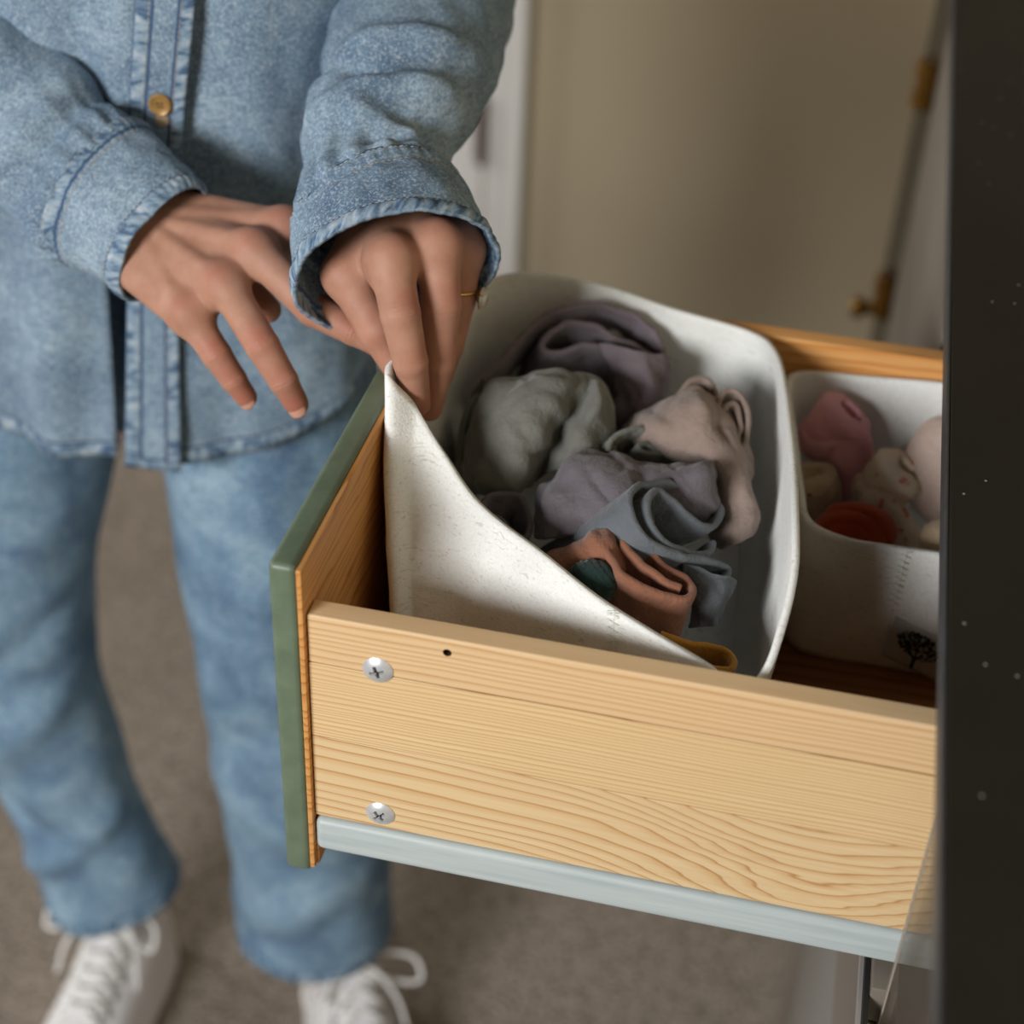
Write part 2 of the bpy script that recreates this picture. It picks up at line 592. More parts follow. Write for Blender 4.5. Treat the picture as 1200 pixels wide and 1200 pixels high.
struct(box('floor', (-3.0, -2.2, ZF - 0.05), (1.2, WY + 0.1, ZF), m_carpet), 'beige brown looped carpet on the floor')
struct(box('wall_back', (-3.0, WY, ZF), (1.2, WY + 0.1, 1.7), m_wall), 'warm beige painted wall behind the drawer')
struct(box('wall_right', (0.86, -2.2, ZF), (0.96, WY, 1.7), m_wall), 'beige painted wall behind the desk')
struct(box('wall_left', (-3.1, -2.2, ZF), (-3.0, WY, 1.7), m_wall), 'beige painted wall at the far left of the room')
struct(box('baseboard_back', (-0.222, WY - 0.014, ZF), (0.86, WY, ZF + 0.09), m_white, bevel=0.003), 'white baseboard along the beige wall')
# door and casing
DX = -0.232
tr = box('trim_1', (DX - 0.062, WY - 0.022, ZF), (DX, WY, 1.28), m_white, bevel=0.004)
struct(tr, 'white painted door casing beside the beige wall')
box('casing_bead', (DX - 0.012, WY - 0.030, ZF), (DX - 0.002, WY - 0.020, 1.28), m_white, tr, bevel=0.003)
dr = box('door_1', (DX - 0.86, WY - 0.016, ZF + 0.01), (DX - 0.066, WY - 0.002, 1.24), m_white, bevel=0.003)
struct(dr, 'white painted door behind the person')
for (z0, z1) in ((-0.62, -0.02), (0.12, 1.1)):
    for (xa, xb) in ((DX - 0.76, DX - 0.50), (DX - 0.42, DX - 0.17)):
        box('door_panel', (xa, WY - 0.021, z0), (xb, WY - 0.014, z1), m_white, dr, bevel=0.004)
for zc in (-0.33, 0.9):
    h = lathe('hinge', [(0.0055, -0.055), (0.0075, -0.053), (0.0075, 0.053), (0.0055, 0.055)], (DX - 0.066, WY - 0.026, zc), (0, 0, 1), m_hinge, dr, 12)
    box('hinge_leaf', (DX - 0.078, WY - 0.019, zc - 0.05), (DX - 0.066, WY - 0.0155, zc + 0.05), m_hinge, h)

# ------------------------------------------------------------------ desk with clear acrylic legs
HS = 0.143
TX = 0.3045
FXF = 0.309
desk = thing('vanity_desk', (0.55, 0.3, ZF), 'black topped desk with grey drawer fronts, clear acrylic panels and brass fittings', 'desk')
tp = box('desk_top', (TX, -0.52, 0.179), (0.85, 1.12, 0.195), m_black, desk, bevel=0.0012, seg=2)
box('edge_band', (TX - 0.0024, -0.52, 0.1800), (TX - 0.0002, 1.12, 0.1935), m_edge, tp, bevel=0.0008)
# cabinet carcass: back, far gable, rails, shelf under the open drawer
box('back_panel', (0.80, 0.0, -0.74), (0.815, 1.0, 0.179), m_cavity, desk)
box('partition', (FXF + 0.004, 0.372, -0.74), (0.80, 0.386, 0.179), m_cavity, desk)
box('shelf', (FXF + 0.004, 0.0, -0.075), (0.80, 0.372, -0.062), m_cavity, desk)
rl = box('drawer_rail', (FXF, -0.0155, -0.0575), (FXF + 0.014, 0.372, -0.031), m_front, desk, bevel=0.001)
box('dark_strip', (FXF - 0.0030, -0.060, -0.0565), (FXF - 0.0002, 0.372, -0.0375), m_dark, rl)
box('steel_strip', (FXF - 0.0050, -0.060, -0.0515), (FXF - 0.0031, 0.372, -0.0435), m_steel, rl)
box('drawer_front', (FXF, -0.0155, -0.214), (FXF + 0.018, 0.376, -0.060), m_front, desk, bevel=0.0015)
box('drawer_front', (FXF, -0.0155, -0.46), (FXF + 0.018, 0.376, -0.222), m_front2, desk, bevel=0.0015)
box('drawer_front', (FXF, -0.0155, -0.735), (FXF + 0.018, 0.376, -0.468), m_front2, desk, bevel=0.0015)
for z0, z1 in ((-0.054, 0.172), (-0.214, -0.062), (-0.46, -0.222), (-0.735, -0.468)):
    box('drawer_front', (FXF, 0.384, z0), (FXF + 0.018, 0.985, z1), m_front, desk, bevel=0.0015)
box('plinth', (FXF + 0.004, -0.006, ZF + 0.0), (FXF + 0.02, 0.99, -0.742), m_front2, desk)
box('side_panel', (0.3172, -0.0205, ZF), (0.80, -0.0160, 0.179), m_acrylic, desk)['label'] = 'clear acrylic side panel'
box('panel_edge', (0.3162, -0.0200, ZF), (0.3172, -0.0165, 0.179), m_acr_edge, desk)
box('side_panel', (FXF + 0.02, 0.992, ZF), (0.80, 1.0, 0.179), m_acrylic, desk)
# acrylic posts held by brass clamps at the far end
ax, ay = 0.305, 1.03
for dx, dy, r in ((0.0, 0.0, 0.0105), (0.032, 0.012, 0.0065)):
    po = lathe('acrylic_post', [(r, 0), (r, 0.979)], (ax + dx, ay + dy, ZF), (0, 0, 1), m_smoky, desk, 16)
for zc in (0.065, -0.174):
    cl = lathe('brass_clamp', [(0.013, -0.025), (0.0165, -0.022), (0.0165, -0.008), (0.0145, -0.006), (0.0145, 0.006), (0.0165, 0.008), (0.0165, 0.022), (0.013, 0.025)], (ax, ay, zc), (0, 0, 1), m_brass, desk, 20)
    lathe('clamp_stem', [(0.008, 0.010), (0.008, 0.02), (0.013, 0.021), (0.013, 0.030), (0.008, 0.031), (0.008, 0.048)], (ax, ay, zc - 0.002), (1, 0, 0), m_brass, cl, 16)
kb = lathe('brass_knob', [(0.006, 0.008), (0.006, 0.020), (0.011, 0.022), (0.012, 0.032), (0.009, 0.036)], (ax, ay, -0.193), (-1, 0, 0), m_brass, desk, 16)

# ------------------------------------------------------------------ the open drawer
DL = 0.42
DW = 0.357
TS = 0.0132
drawer = thing('drawer', (0.15, 0.17, -0.025), 'open pine drawer with a sage green front pulled out of the black topped desk', 'drawer')
fp = box('front_panel', (-0.0172, -0.0044, -0.044), (-0.0026, DW + 0.0044, 0.175), m_sage, drawer, bevel=0.0036, seg=3)
fp['label'] = 'sage green painted drawer front'
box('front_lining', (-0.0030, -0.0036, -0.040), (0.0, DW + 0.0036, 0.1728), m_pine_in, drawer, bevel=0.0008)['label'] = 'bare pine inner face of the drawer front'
zb = [(0.0, 0.0600), (0.0604, 0.1112), (0.1116, HS)]
near = None
staves = []
for (z0, z1), m_, nm in zip(zb, (m_st3, m_st2, m_st1), 'abc'):
    s_ = box('stave', (0.0004, 0.0, z0), (DL, TS, z1), m_, drawer, bevel=0.0012 if nm == 'c' else 0.0003, seg=3 if nm == 'c' else 1)
    staves.append(s_)
# old screw hole in the top stave
cut = lathe('cutter', [(0.0026, -0.006), (0.0021, 0.004)], (0.0729, 0.0, 0.1344), (0, -1, 0), m_knot, None, 14)
staves[2].modifiers.clear()
bo = staves[2].modifiers.new('hole', 'BOOLEAN'); bo.operation = 'DIFFERENCE'; bo.object = cut; bo.solver = 'EXACT'
staves[2].data.materials.append(m_knot)
bpy.context.view_layer.update()
me = bpy.data.meshes.new_from_object(staves[2].evaluated_get(bpy.context.evaluated_depsgraph_get()))
me.set_sharp_from_angle(angle=math.radians(35))
staves[2].modifiers.clear(); staves[2].data = me
wn = staves[2].modifiers.new('wn', 'WEIGHTED_NORMAL'); wn.keep_sharp = True
bpy.data.objects.remove(cut, do_unlink=True)
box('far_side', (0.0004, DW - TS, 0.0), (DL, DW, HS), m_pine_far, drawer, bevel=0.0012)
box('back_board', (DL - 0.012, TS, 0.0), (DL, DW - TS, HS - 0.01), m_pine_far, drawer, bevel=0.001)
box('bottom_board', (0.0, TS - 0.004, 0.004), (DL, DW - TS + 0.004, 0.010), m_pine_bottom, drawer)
rn = box('runner', (0.0006, -0.0030, -0.0252), (DL, 0.0105, -0.0014), m_runner, drawer, bevel=0.0042, seg=4)
rn['label'] = 'pale grey painted runner under the drawer side'
box('runner', (0.0006, DW - 0.0105, -0.0252), (DL, DW + 0.0030, -0.0014), m_runner, drawer, bevel=0.0042, seg=4)
box('glue_block', (-0.0028, 0.0, -0.040), (0.0016, 0.012, -0.020), m_pine_in, drawer, bevel=0.0008)

# pan head screws with a cross recess


def make_screw(c, rot):
    R_, nr, na = 0.0081, 22, 72
    v = []; f = []
    for i in range(nr + 1):
        rr = R_ * i / nr
        for j in range(na):
            a = 2 * math.pi * j / na
            x, z = rr * math.cos(a), rr * math.sin(a)
            y = 0.0026 * (1 - (rr / R_) ** 2.6) + 0.0004
            ca, sa = math.cos(rot), math.sin(rot); X, Z = x * ca + z * sa, -x * sa + z * ca
            arm = min(abs(X), abs(Z))
            if arm < 0.00085 and rr < 0.0040:
                y -= 0.0016
            v.append((c[0] + x, c[1] - y, c[2] + z))
    f = grid_faces(nr + 1, na, True)
    for j in range(na): v.append((c[0] + R_ * math.cos(2 * math.pi * j / na), c[1], c[2] + R_ * math.sin(2 * math.pi * j / na)))
    b = (nr + 1) * na
    for j in range(na):
        f.append((nr * na + j, nr * na + (j + 1) % na, b + (j + 1) % na, b + j))
    o = mesh_obj('screw', v, [q[::-1] for q in f], m_zinc, drawer)
    try: o.data.set_sharp_from_angle(angle=math.radians(40))
    except Exception: pass
    for k in range(2):
        ang = rot + k * math.pi / 2
        dx, dz = math.cos(ang), math.sin(ang)
        a_ = np.array([c[0] - dx * 0.0036, c[1] - 0.00135, c[2] - dz * 0.0036]); b_ = np.array([c[0] + dx * 0.0036, c[1] - 0.00135, c[2] + dz * 0.0036])
        tube('cross_recess', [a_, (a_ + b_) / 2, b_], 0.0006, m_recess, o, 6)
    return o


make_screw((0.0372, 0.0, 0.1147), 0.35)
make_screw((0.0376, 0.0, 0.0108), 0.75)

# ------------------------------------------------------------------ felt bins


def bin_mesh(name, bottom, rim, bulge, mat, nu=200, nv=40, seed=0):
    """wall of a soft bin: a sheet between a bottom loop and a rim loop"""
    B = catmull_closed(bottom, nu); Rm = catmull_closed(rim, nu)
    cen = B.mean(0)
    vv = np.linspace(0, 1, nv)
    out = norm((B - cen) * np.array([1, 1, 0]))
    g = B[None] * (1 - vv)[:, None, None] + Rm[None] * vv[:, None, None]
    g = g + out[None] * (bulge * np.sin(np.pi * vv) ** 1.0)[:, None, None]
    n_ = fbm(g * 22 + seed, 3)[..., None]
    g = g + out[None] * n_ * 0.0022 * np.sin(np.pi * np.clip(vv * 0.9 + .05, 0, 1))[:, None, None]
    v = g.reshape(-1, 3); f = grid_faces(nv, nu, True)
    # floor of the bin
    k = len(v)
    rows = [B + (cen - B) * s for s in (0.35, 0.7)]
    v = np.vstack([v] + rows + [cen[None]])
    for i in range(nu):
        j = (i + 1) % nu
        f.append((j, i, k + i, k + j)); f.append((k + j, k + i, k + nu + i, k + nu + j)); f.append((k + nu + j, k + nu + i, k + 2 * nu))
    return v, f, g


bin1 = thing('felt_bin', (0.12, 0.18, 0.010), 'large off white felt bin with one corner pulled up by the hands', 'felt bin', None)
rim1 = [PY(455, 431, .155), PY(488, 478, .150), PY(520, 530, .136), PY(562, 590, .112), PY(640, 651, .080), PY(700, 699, .060), PY(765, 741, .042), PY(830, 780, .024),
        (0.214, .0185, .128), (0.228, .026, .138), (0.2340, .070, .157), (0.2310, .115, .165), (0.2235, .19, .160), (0.2145, .262, .152), (0.204, .315, .148), (0.186, .338, .147),
        (0.135, .3425, .153), (0.085, .3425, .163), (0.035, .3425, .163), (0.010, .330, .157), (0.0060, .285, .160), (0.0060, .225, .176)]
rim1 = [np.array(p, float) for p in rim1]
bot1 = [(0.040, .046, .0125), (0.052, .036, .0125), (0.075, .032, .0125), (0.100, .031, .0125), (0.125, .031, .0125), (0.15, .031, .0125), (0.17, .031, .0125), (0.19, .031, .0125),
        (0.203, .034, .0125), (0.208, .042, .0125), (0.211, .08, .0125), (0.211, .12, .0125), (0.209, .19, .0125), (0.205, .26, .0125), (0.198, .31, .0125), (0.18, .325, .0125),
        (0.135, .328, .0125), (0.085, .328, .0125), (0.045, .326, .0125), (0.022, .312, .0125), (0.020, .26, .0125), (0.022, .16, .0125)]
v, f, g1 = bin_mesh('wall', bot1, rim1, 0.006, m_felt, 264, 44, 3.0)
w1 = mesh_obj('bin_wall', v, f, m_felt, bin1)
solidify(w1, 0.0038, 0.0)
# zigzag stitched join on the near wall
m_thread = plain('white_thread', lin(232, 230, 222), 0.8)


def zigzag(name, a, b, nrm, n, w, parent, rad=0.00035):
    a = np.asarray(a); b = np.asarray(b); d = norm(b - a); s = np.cross(nrm, d)
    pts = []
    for i in range(n + 1):
        pts.append(a + (b - a) * i / n + s * (w / 2 if i % 2 else -w / 2) + nrm * 0.0004)
    return tube(name, np.array(pts), rad, m_thread, parent, 5)


nu1 = 264
iu = int(round(5.35 / len(rim1) * nu1))
col_ = g1[:, iu, :]
tn = norm(np.cross(g1[30, iu + 2] - g1[30, iu - 2], g1[33, iu] - g1[27, iu])); tn = tn if tn[1] < 0 else -tn
for j0 in range(26, 43, 4):
    zigzag('stitching', col_[j0] + tn * .0022, col_[min(j0 + 4, 43)] + tn * .0022, tn, 6, 0.0065, bin1, 0.0006)
tube('seam', np.array([col_[j] + tn * .0020 for j in range(24, 44)]), 0.0007, m_felt, bin1, 6)

bin2 = thing('felt_bin', (0.32, 0.265, 0.010), 'smaller off white felt bin at the back right with a tree tag', 'felt bin', None)
rim2 = [(0.240, .197, .108), (0.262, .190, .1045), (0.290, .190, .1040), (0.32, .192, .1035), (0.36, .192, .103), (0.392, .196, .10), (0.400, .22, .11),
        (0.400, .28, .125), (0.396, .325, .13), (0.36, .3375, .13), (0.313, .3385, .130), (0.27, .3385, .127), (0.223, .336, .124), (0.2165, .315, .124), (0.2245, .27, .118), (0.2330, .225, .110)]
bot2 = [(0.245, .199, .0125), (0.262, .194, .0125), (0.290, .194, .0125), (0.32, .194, .0125), (0.36, .194, .0125), (0.385, .197, .0125), (0.392, .22, .0125),
        (0.392, .28, .0125), (0.388, .315, .0125), (0.36, .325, .0125), (0.313, .326, .0125), (0.27, .326, .0125), (0.234, .322, .0125), (0.228, .305, .0125), (0.230, .27, .0125), (0.234, .225, .0125)]
v, f, g2 = bin_mesh('wall', bot2, rim2, 0.003, m_felt, 192, 30, 9.0)
w2 = mesh_obj('bin_wall', v, f, m_felt, bin2)
solidify(w2, 0.0038, 0.0)
nu2 = 192
iu = min(range(0, 60), key=lambda i: abs(g2[-1, i, 0] - 0.2965))
col_ = g2[:, iu, :]
fy = np.array([0, -1.0, 0])
for j0 in range(17, 29, 4):
    zigzag('stitching', col_[j0] + fy * .0022, col_[min(j0 + 4, 29)] + fy * .0022, fy, 6, 0.0060, bin2, 0.0006)
tube('seam', np.array([col_[j] + fy * .0020 for j in range(10, 30)]), 0.0007, m_felt, bin2, 6)
# cloth tag with the printed tree
m_tag = plain('tag_cloth', lin(186, 188, 188), 0.85, var=0.05, scale=500)
m_ink = plain('tag_ink', lin(30, 30, 30), 0.85)
tc = np.array([0.3160, 0.1855, 0.0350])
ang = math.radians(-21)
ux = np.array([math.cos(ang), 0, math.sin(ang)]); uz = np.array([0.10, 0, 0.99])
gx, gz = 14, 12
v = []
for j in range(gz):
    for i in range(gx):
        a = (i / (gx - 1) - .5) * 0.039; b = (j / (gz - 1) - .5) * 0.031
        v.append(tc + ux * a + uz * b + np.array([0, -0.0006 * math.cos(a * 90) * math.cos(b * 100), 0]))
tg = mesh_obj('tag', v, grid_faces(gz, gx, False), m_tag, bin2)
tg['label'] = 'pale grey cloth tag printed with a black tree'
solidify(tg, 0.0007, 0.0)
v = []; f = []
rng = random.Random(5)
for k in range(230):
    while True:
        a = rng.uniform(-1, 1); b = rng.uniform(-1, 1)
        if a * a + b * b < 1 and not (b < -0.45 and abs(a) < 0.22): break
    cx, cz = a * 0.0145, b * 0.0090 + 0.0034
    th = math.atan2(b + .6, a) + rng.uniform(-.5, .5); L = rng.uniform(.0010, .0017); Wd = L * 0.5
    c0 = tc + ux * cx + uz * cz + np.array([0, -0.00125 - 0.0000005 * k, 0])
    e1 = ux * math.cos(th) + uz * math.sin(th); e2 = -ux * math.sin(th) + uz * math.cos(th)
    b0 = len(v); v += [c0 - e1 * L, c0 + e2 * Wd, c0 + e1 * L, c0 - e2 * Wd]; f.append((b0, b0 + 1, b0 + 2, b0 + 3))
cr = mesh_obj('tree_crown_print', v, f, m_ink, tg, smooth=False); cr['kind'] = 'stuff'
pts = [(-.0012, -.0118), (.0012, -.0118), (.0009, -.006), (.0042, -.001), (.0036, -.0004), (.0006, -.0038), (.0003, .004), (-.0003, .004), (-.0005, -.0042), (-.0044, -.0006), (-.0049, -.0013), (-.0009, -.006)]
v = [tc + ux * a * 1.2 + uz * b * 1.2 + np.array([0, -0.0013, 0]) for a, b in pts]
mesh_obj('tree_trunk_print', v, [tuple(range(len(v)))], m_ink, tg, smooth=False)

# ------------------------------------------------------------------ rolled and folded clothes in the bins
VIEW = -FW
SKEW = np.stack([norm(0.8 * RT + 0.6 * UP), norm(-0.6 * RT + 0.8 * UP), -FW], 1)


def Zp(x, y):
    return 480 + x / 2.5, 300 + y / 2.5


def on_plane(x, y, c, n):
    v = FW + RT * (x - 600) / FPX - UP * (y - 600) / FPX
    return CAM + v * (((c - CAM) @ n) / (v @ n))


def roll(name, label, cat, prof, centre, depth, axis, length, mat, thick=0.0034, shrink=0.12, wob=0.0016, nu=150, nv=26, seed=0.0, bend=(0, 0, 0), group='clothes rolled up in the large felt bin'):
    """a garment rolled or folded into layers: the layers' outline at the open end, carried back along the axis"""
    a = norm(np.array(axis[0] * RT + axis[1] * UP + axis[2] * VIEW))
    c = P(*Zp(*centre), depth)
    pr = np.array([on_plane(*Zp(x, y), c, a) for x, y in prof])
    pr = resample(catmull(pr, 400), nu)
    mid = pr.mean(0)
    g = []
    for j in range(nv):
        s = j / (nv - 1)
        k = 1 - shrink * s
        q = mid + (pr - mid) * k - a * length * s + np.array(bend) * s * s
        # the open end is a little uneven
        q = q + a * (0.0018 * np.sin(np.linspace(0, 9, nu) + seed))[:, None] * (1 - s)
        g.append(q)
    g = np.array(g)
    tg_u = norm(np.gradient(g, axis=1)); nrm = norm(np.cross(tg_u, a))
    w = fbm(g * 75 + seed * 7.3, 3)[..., None] * .7 + (0.5 - 2 * np.abs(vnoise(g * np.array([60, 45, 25.]) + seed)))[..., None] * .5
    w2 = np.sin((g @ norm(np.cross(a, [0.3, 0.5, 0.8]))) * 260 + fbm(g * 30 + seed, 2) * 3)[..., None]
    g = g + nrm * (w * wob + w2 * wob * 0.25)
    o = mesh_obj(name, g.reshape(-1, 3), grid_faces(nv, nu, False), mat)
    solidify(o, thick, 0.0, 1)
    return tag(o, label, cat, group)


def patch(name, label, cat, net, mat, thick=0.004, wob=0.0022, n=48, seed=0.0, group='clothes rolled up in the large felt bin', zoom=True, back=0.0):
    """a folded cloth: a smooth sheet through a net of points"""
    rows = [catmull([P(*(Zp(x, y) if zoom else (x, y)), d) for x, y, d in r], n) for r in net]
    rows = np.array(rows)
    g = np.array([catmull(rows[:, i, :], n) for i in range(n)]).transpose(1, 0, 2)
    nr = -norm(np.cross(np.gradient(g, axis=1), np.gradient(g, axis=0)))
    rd = lambda q: 0.6 - 2.2 * np.abs(vnoise(q))
    w = fbm(g * 60 + seed * 5.1, 3)[..., None] * .5 + rd((g @ SKEW) * np.array([55, 14, 30.]) + seed)[..., None] * 1.0 + rd((g @ SKEW) * np.array([120, 34, 60.]) + seed)[..., None] * .45
    w2 = np.sin(fbm(g * 26 + seed, 2) * 9 + g[..., 0] * 120)[..., None]
    g = g + nr * (w * wob + w2 * wob * .3)
    o = mesh_obj(name, g.reshape(-1, 3), grid_faces(n, n, False), mat)
    solidify(o, thick, 0.0, 1)
    return tag(o, label, cat, group)


c_mauve = cloth('mauve_muslin', lin(124, 113, 119))
c_sage = cloth('sage_muslin', lin(115, 115, 107))
c_sage2 = cloth('pale_sage_muslin', lin(123, 125, 117))
c_lav = cloth('lavender_muslin', lin(110, 103, 108))
c_blue = cloth('blue_grey_muslin', lin(108, 113, 118))
c_blush = cloth('blush_muslin', lin(154, 135, 124))
c_terra = cloth('terracotta_muslin', lin(149, 101, 78))
c_green = cloth('dark_green_knit', lin(38, 58, 55))
c_must = cloth('mustard_knit', lin(184, 130, 43))

roll('rolled_garment', 'mauve grey muslin garment rolled up at the back of the large felt bin', 'garment',
     [(205, 360), (290, 280), (370, 205), (470, 155), (580, 140), (680, 180), (745, 255), (738, 300), (690, 272), (600, 228), (510, 196), (430, 205), (382, 250), (400, 282), (480, 268), (560, 268), (625, 318), (655, 390), (668, 440), (640, 470), (560, 440)],
     (560, 300), 1.030, (0.22, 0.25, 0.9), 0.075, c_mauve, thick=0.0042, seed=1.0, wob=0.0022)
# right flank of the mauve roll folding over
patch('folded_garment', 'mauve grey muslin fold hanging over the right side of the back roll', 'garment',
      [[(560, 255, 1.030), (620, 265, 1.022), (690, 285, 1.016), (745, 290, 1.024), (765, 330, 1.05)],
       [(590, 320, 1.026), (640, 330, 1.012), (700, 340, 1.006), (748, 345, 1.016), (765, 370, 1.045)],
       [(610, 400, 1.022), (650, 420, 1.008), (690, 415, 1.004), (735, 405, 1.014), (750, 430, 1.04)],
       [(590, 470, 1.03), (630, 485, 1.018), (670, 470, 1.012), (705, 455, 1.018), (720, 470, 1.04)],
       [(590, 530, 1.05), (630, 540, 1.045), (670, 520, 1.04), (700, 500, 1.04), (710, 510, 1.05)]], c_mauve, seed=2.0, wob=0.0028)
patch('folded_garment', 'pale sage muslin garment folded over itself in the middle of the large felt bin', 'garment',
      [[(190, 470, .995), (235, 375, .988), (330, 348, .982), (440, 345, .980), (520, 352, .982), (560, 375, .985), (590, 420, 1.0)],
       [(180, 520, .985), (228, 420, .968), (330, 368, .958), (450, 362, .956), (520, 385, .968), (560, 395, .955), (600, 450, .98)],
       [(170, 575, .982), (215, 500, .956), (315, 450, .946), (420, 430, .946), (480, 445, .966), (550, 440, .948), (605, 495, .975)],
       [(160, 630, .982), (195, 590, .952), (300, 545, .940), (385, 525, .944), (435, 520, .968), (520, 495, .948), (610, 545, .970)],
       [(155, 670, .982), (185, 655, .952), (285, 640, .938), (350, 615, .946), (395, 600, .970), (490, 560, .950), (615, 575, .968)],
       [(155, 705, .99), (185, 700, .962), (275, 705, .948), (335, 680, .958), (375, 655, .976), (470, 610, .960), (610, 610, .978)]], c_sage, seed=3.0, n=60, wob=0.0022)
roll('folded_garment', 'small pale sage fold behind the big sage garment at the left bin wall', 'garment',
     [(150, 640), (148, 560), (155, 490), (185, 420), (215, 418), (205, 480), (195, 560), (190, 640)], (180, 530), 1.005, (0.1, 0.5, 0.8), 0.06, c_sage2, seed=4.0)
roll('folded_garment', 'pale sage muslin fold tucked between the lavender and blush garments', 'garment',
     [(590, 570), (600, 530), (640, 512), (710, 512), (760, 530), (768, 560), (740, 560), (700, 545), (680, 560), (760, 590), (790, 640)], (690, 550), 0.962, (0.45, 0.35, 0.7), 0.06, c_sage2, seed=5.0)
patch('folded_garment', 'lavender grey muslin garment folded lengthwise across the middle of the bin', 'garment',
      [[(420, 640, 0.955), (480, 590, 0.948), (560, 565, 0.942), (615, 560, 0.938), (680, 605, 0.938), (770, 625, 0.932), (860, 605, 0.932), (890, 620, 0.95)],
       [(380, 680, 0.945), (440, 640, 0.930), (520, 600, 0.925), (610, 590, 0.920), (690, 630, 0.918), (780, 650, 0.914), (865, 625, 0.914), (895, 650, 0.94)],
       [(370, 720, 0.938), (420, 690, 0.922), (510, 660, 0.915), (600, 640, 0.910), (690, 680, 0.910), (780, 690, 0.910), (870, 670, 0.914), (895, 690, 0.94)],
       [(370, 770, 0.930), (420, 750, 0.915), (510, 730, 0.906), (600, 710, 0.902), (690, 720, 0.905), (780, 720, 0.912), (870, 720, 0.92), (890, 730, 0.94)],
       [(370, 830, 0.925), (420, 830, 0.912), (510, 810, 0.905), (600, 780, 0.902), (690, 780, 0.910), (780, 780, 0.92), (860, 770, 0.93), (890, 770, 0.945)]], c_lav, seed=6.0, n=64, wob=0.0028)
roll('folded_garment', 'small mauve loop of cloth lying at the left end of the lavender garment', 'garment',
     [(205, 740), (220, 710), (270, 695), (320, 700), (345, 740), (350, 790), (340, 820), (300, 800), (260, 770), (230, 770), (250, 810), (320, 850)], (280, 750), 0.925, (0.1, 0.55, 0.7), 0.05, c_lav, seed=7.0)
roll('rolled_garment', 'blue grey muslin garment rolled in layers, its open end facing right', 'garment',
     [(925, 945), (935, 915), (880, 892), (800, 872), (720, 835), (668, 775), (655, 715), (690, 668), (745, 655), (800, 672), (870, 695), (918, 735), (905, 778), (860, 788), (810, 762), (770, 715), (725, 690), (696, 715), (705, 775), (750, 830), (820, 862), (895, 868), (912, 835)],
     (790, 780), 0.893, (0.62, 0.42, 0.62), 0.085, c_blue, thick=0.0040, seed=8.0, wob=0.0018, shrink=0.05)
patch('folded_garment', 'blue grey muslin fold hanging down under the blue roll', 'garment',
      [[(800, 900, 0.893), (850, 915, 0.890), (900, 935, 0.887), (935, 935, 0.890), (945, 950, 0.91)],
       [(810, 960, 0.892), (850, 970, 0.885), (890, 985, 0.882), (925, 975, 0.886), (935, 980, 0.905)],
       [(820, 1030, 0.892), (850, 1030, 0.884), (880, 1035, 0.882), (905, 1030, 0.886), (915, 1030, 0.905)],
       [(825, 1090, 0.895), (845, 1090, 0.890), (870, 1090, 0.889), (890, 1085, 0.892), (900, 1080, 0.905)]], c_blue, seed=9.0)
patch('crumpled_garment', 'blush pink muslin garment crumpled against the right wall of the bin', 'garment',
      [[(620, 500, 1.0), (690, 455, 0.995), (760, 420, 0.992), (830, 400, 0.985), (890, 420, 0.985), (930, 470, 0.985), (960, 520, 1.0)],
       [(640, 520, 0.985), (710, 480, 0.970), (780, 440, 0.965), (850, 425, 0.958), (890, 465, 0.965), (940, 500, 0.968), (985, 560, 0.99)],
       [(650, 540, 0.98), (720, 510, 0.960), (800, 490, 0.952), (870, 480, 0.950), (900, 520, 0.956), (960, 550, 0.955), (1000, 620, 0.98)],
       [(680, 560, 0.978), (760, 560, 0.960), (830, 570, 0.950), (880, 560, 0.946), (930, 570, 0.945), (985, 640, 0.945), (1005, 690, 0.965)],
       [(760, 600, 0.975), (820, 620, 0.962), (880, 640, 0.955), (920, 660, 0.942), (960, 690, 0.938), (1000, 740, 0.936), (1018, 760, 0.955)],
       [(840, 680, 0.975), (870, 720, 0.962), (900, 760, 0.948), (930, 780, 0.936), (960, 790, 0.932), (1000, 780, 0.934), (1012, 780, 0.950)],
       [(880, 800, 0.97), (900, 840, 0.955), (920, 860, 0.945), (940, 850, 0.938), (965, 835, 0.936), (990, 815, 0.940), (1005, 800, 0.955)]], c_blush, seed=10.0, n=64, wob=0.0020)
roll('rolled_garment', 'blush pink muslin ruffle standing up at the right wall of the bin', 'garment',
     [(770, 430), (795, 385), (835, 358), (875, 362), (898, 395), (890, 430), (868, 400), (838, 385), (812, 405)], (840, 400), 0.995, (0.1, 0.6, 0.75), 0.04, c_blush, seed=11.0)
roll('rolled_garment', 'blush pink muslin loop beside the ruffle, open end up', 'garment',
     [(905, 500), (900, 450), (915, 410), (950, 398), (985, 425), (995, 480), (985, 540), (960, 545), (968, 490), (955, 435), (930, 440), (915, 480)], (945, 470), 0.972, (0.1, 0.5, 0.75), 0.05, c_blush, seed=12.0)
roll('rolled_garment', 'terracotta muslin garment rolled up near the front of the large felt bin', 'garment',
     [(590, 830), (575, 850), (600, 895), (660, 950), (740, 985), (810, 992), (832, 965), (800, 925), (740, 885), (680, 840), (645, 818), (625, 822), (635, 855), (690, 905), (750, 950), (800, 965)],
     (715, 910), 0.868, (0.22, 0.75, 0.62), 0.060, c_terra, thick=0.0042, seed=13.0, wob=0.0020, shrink=0.02)
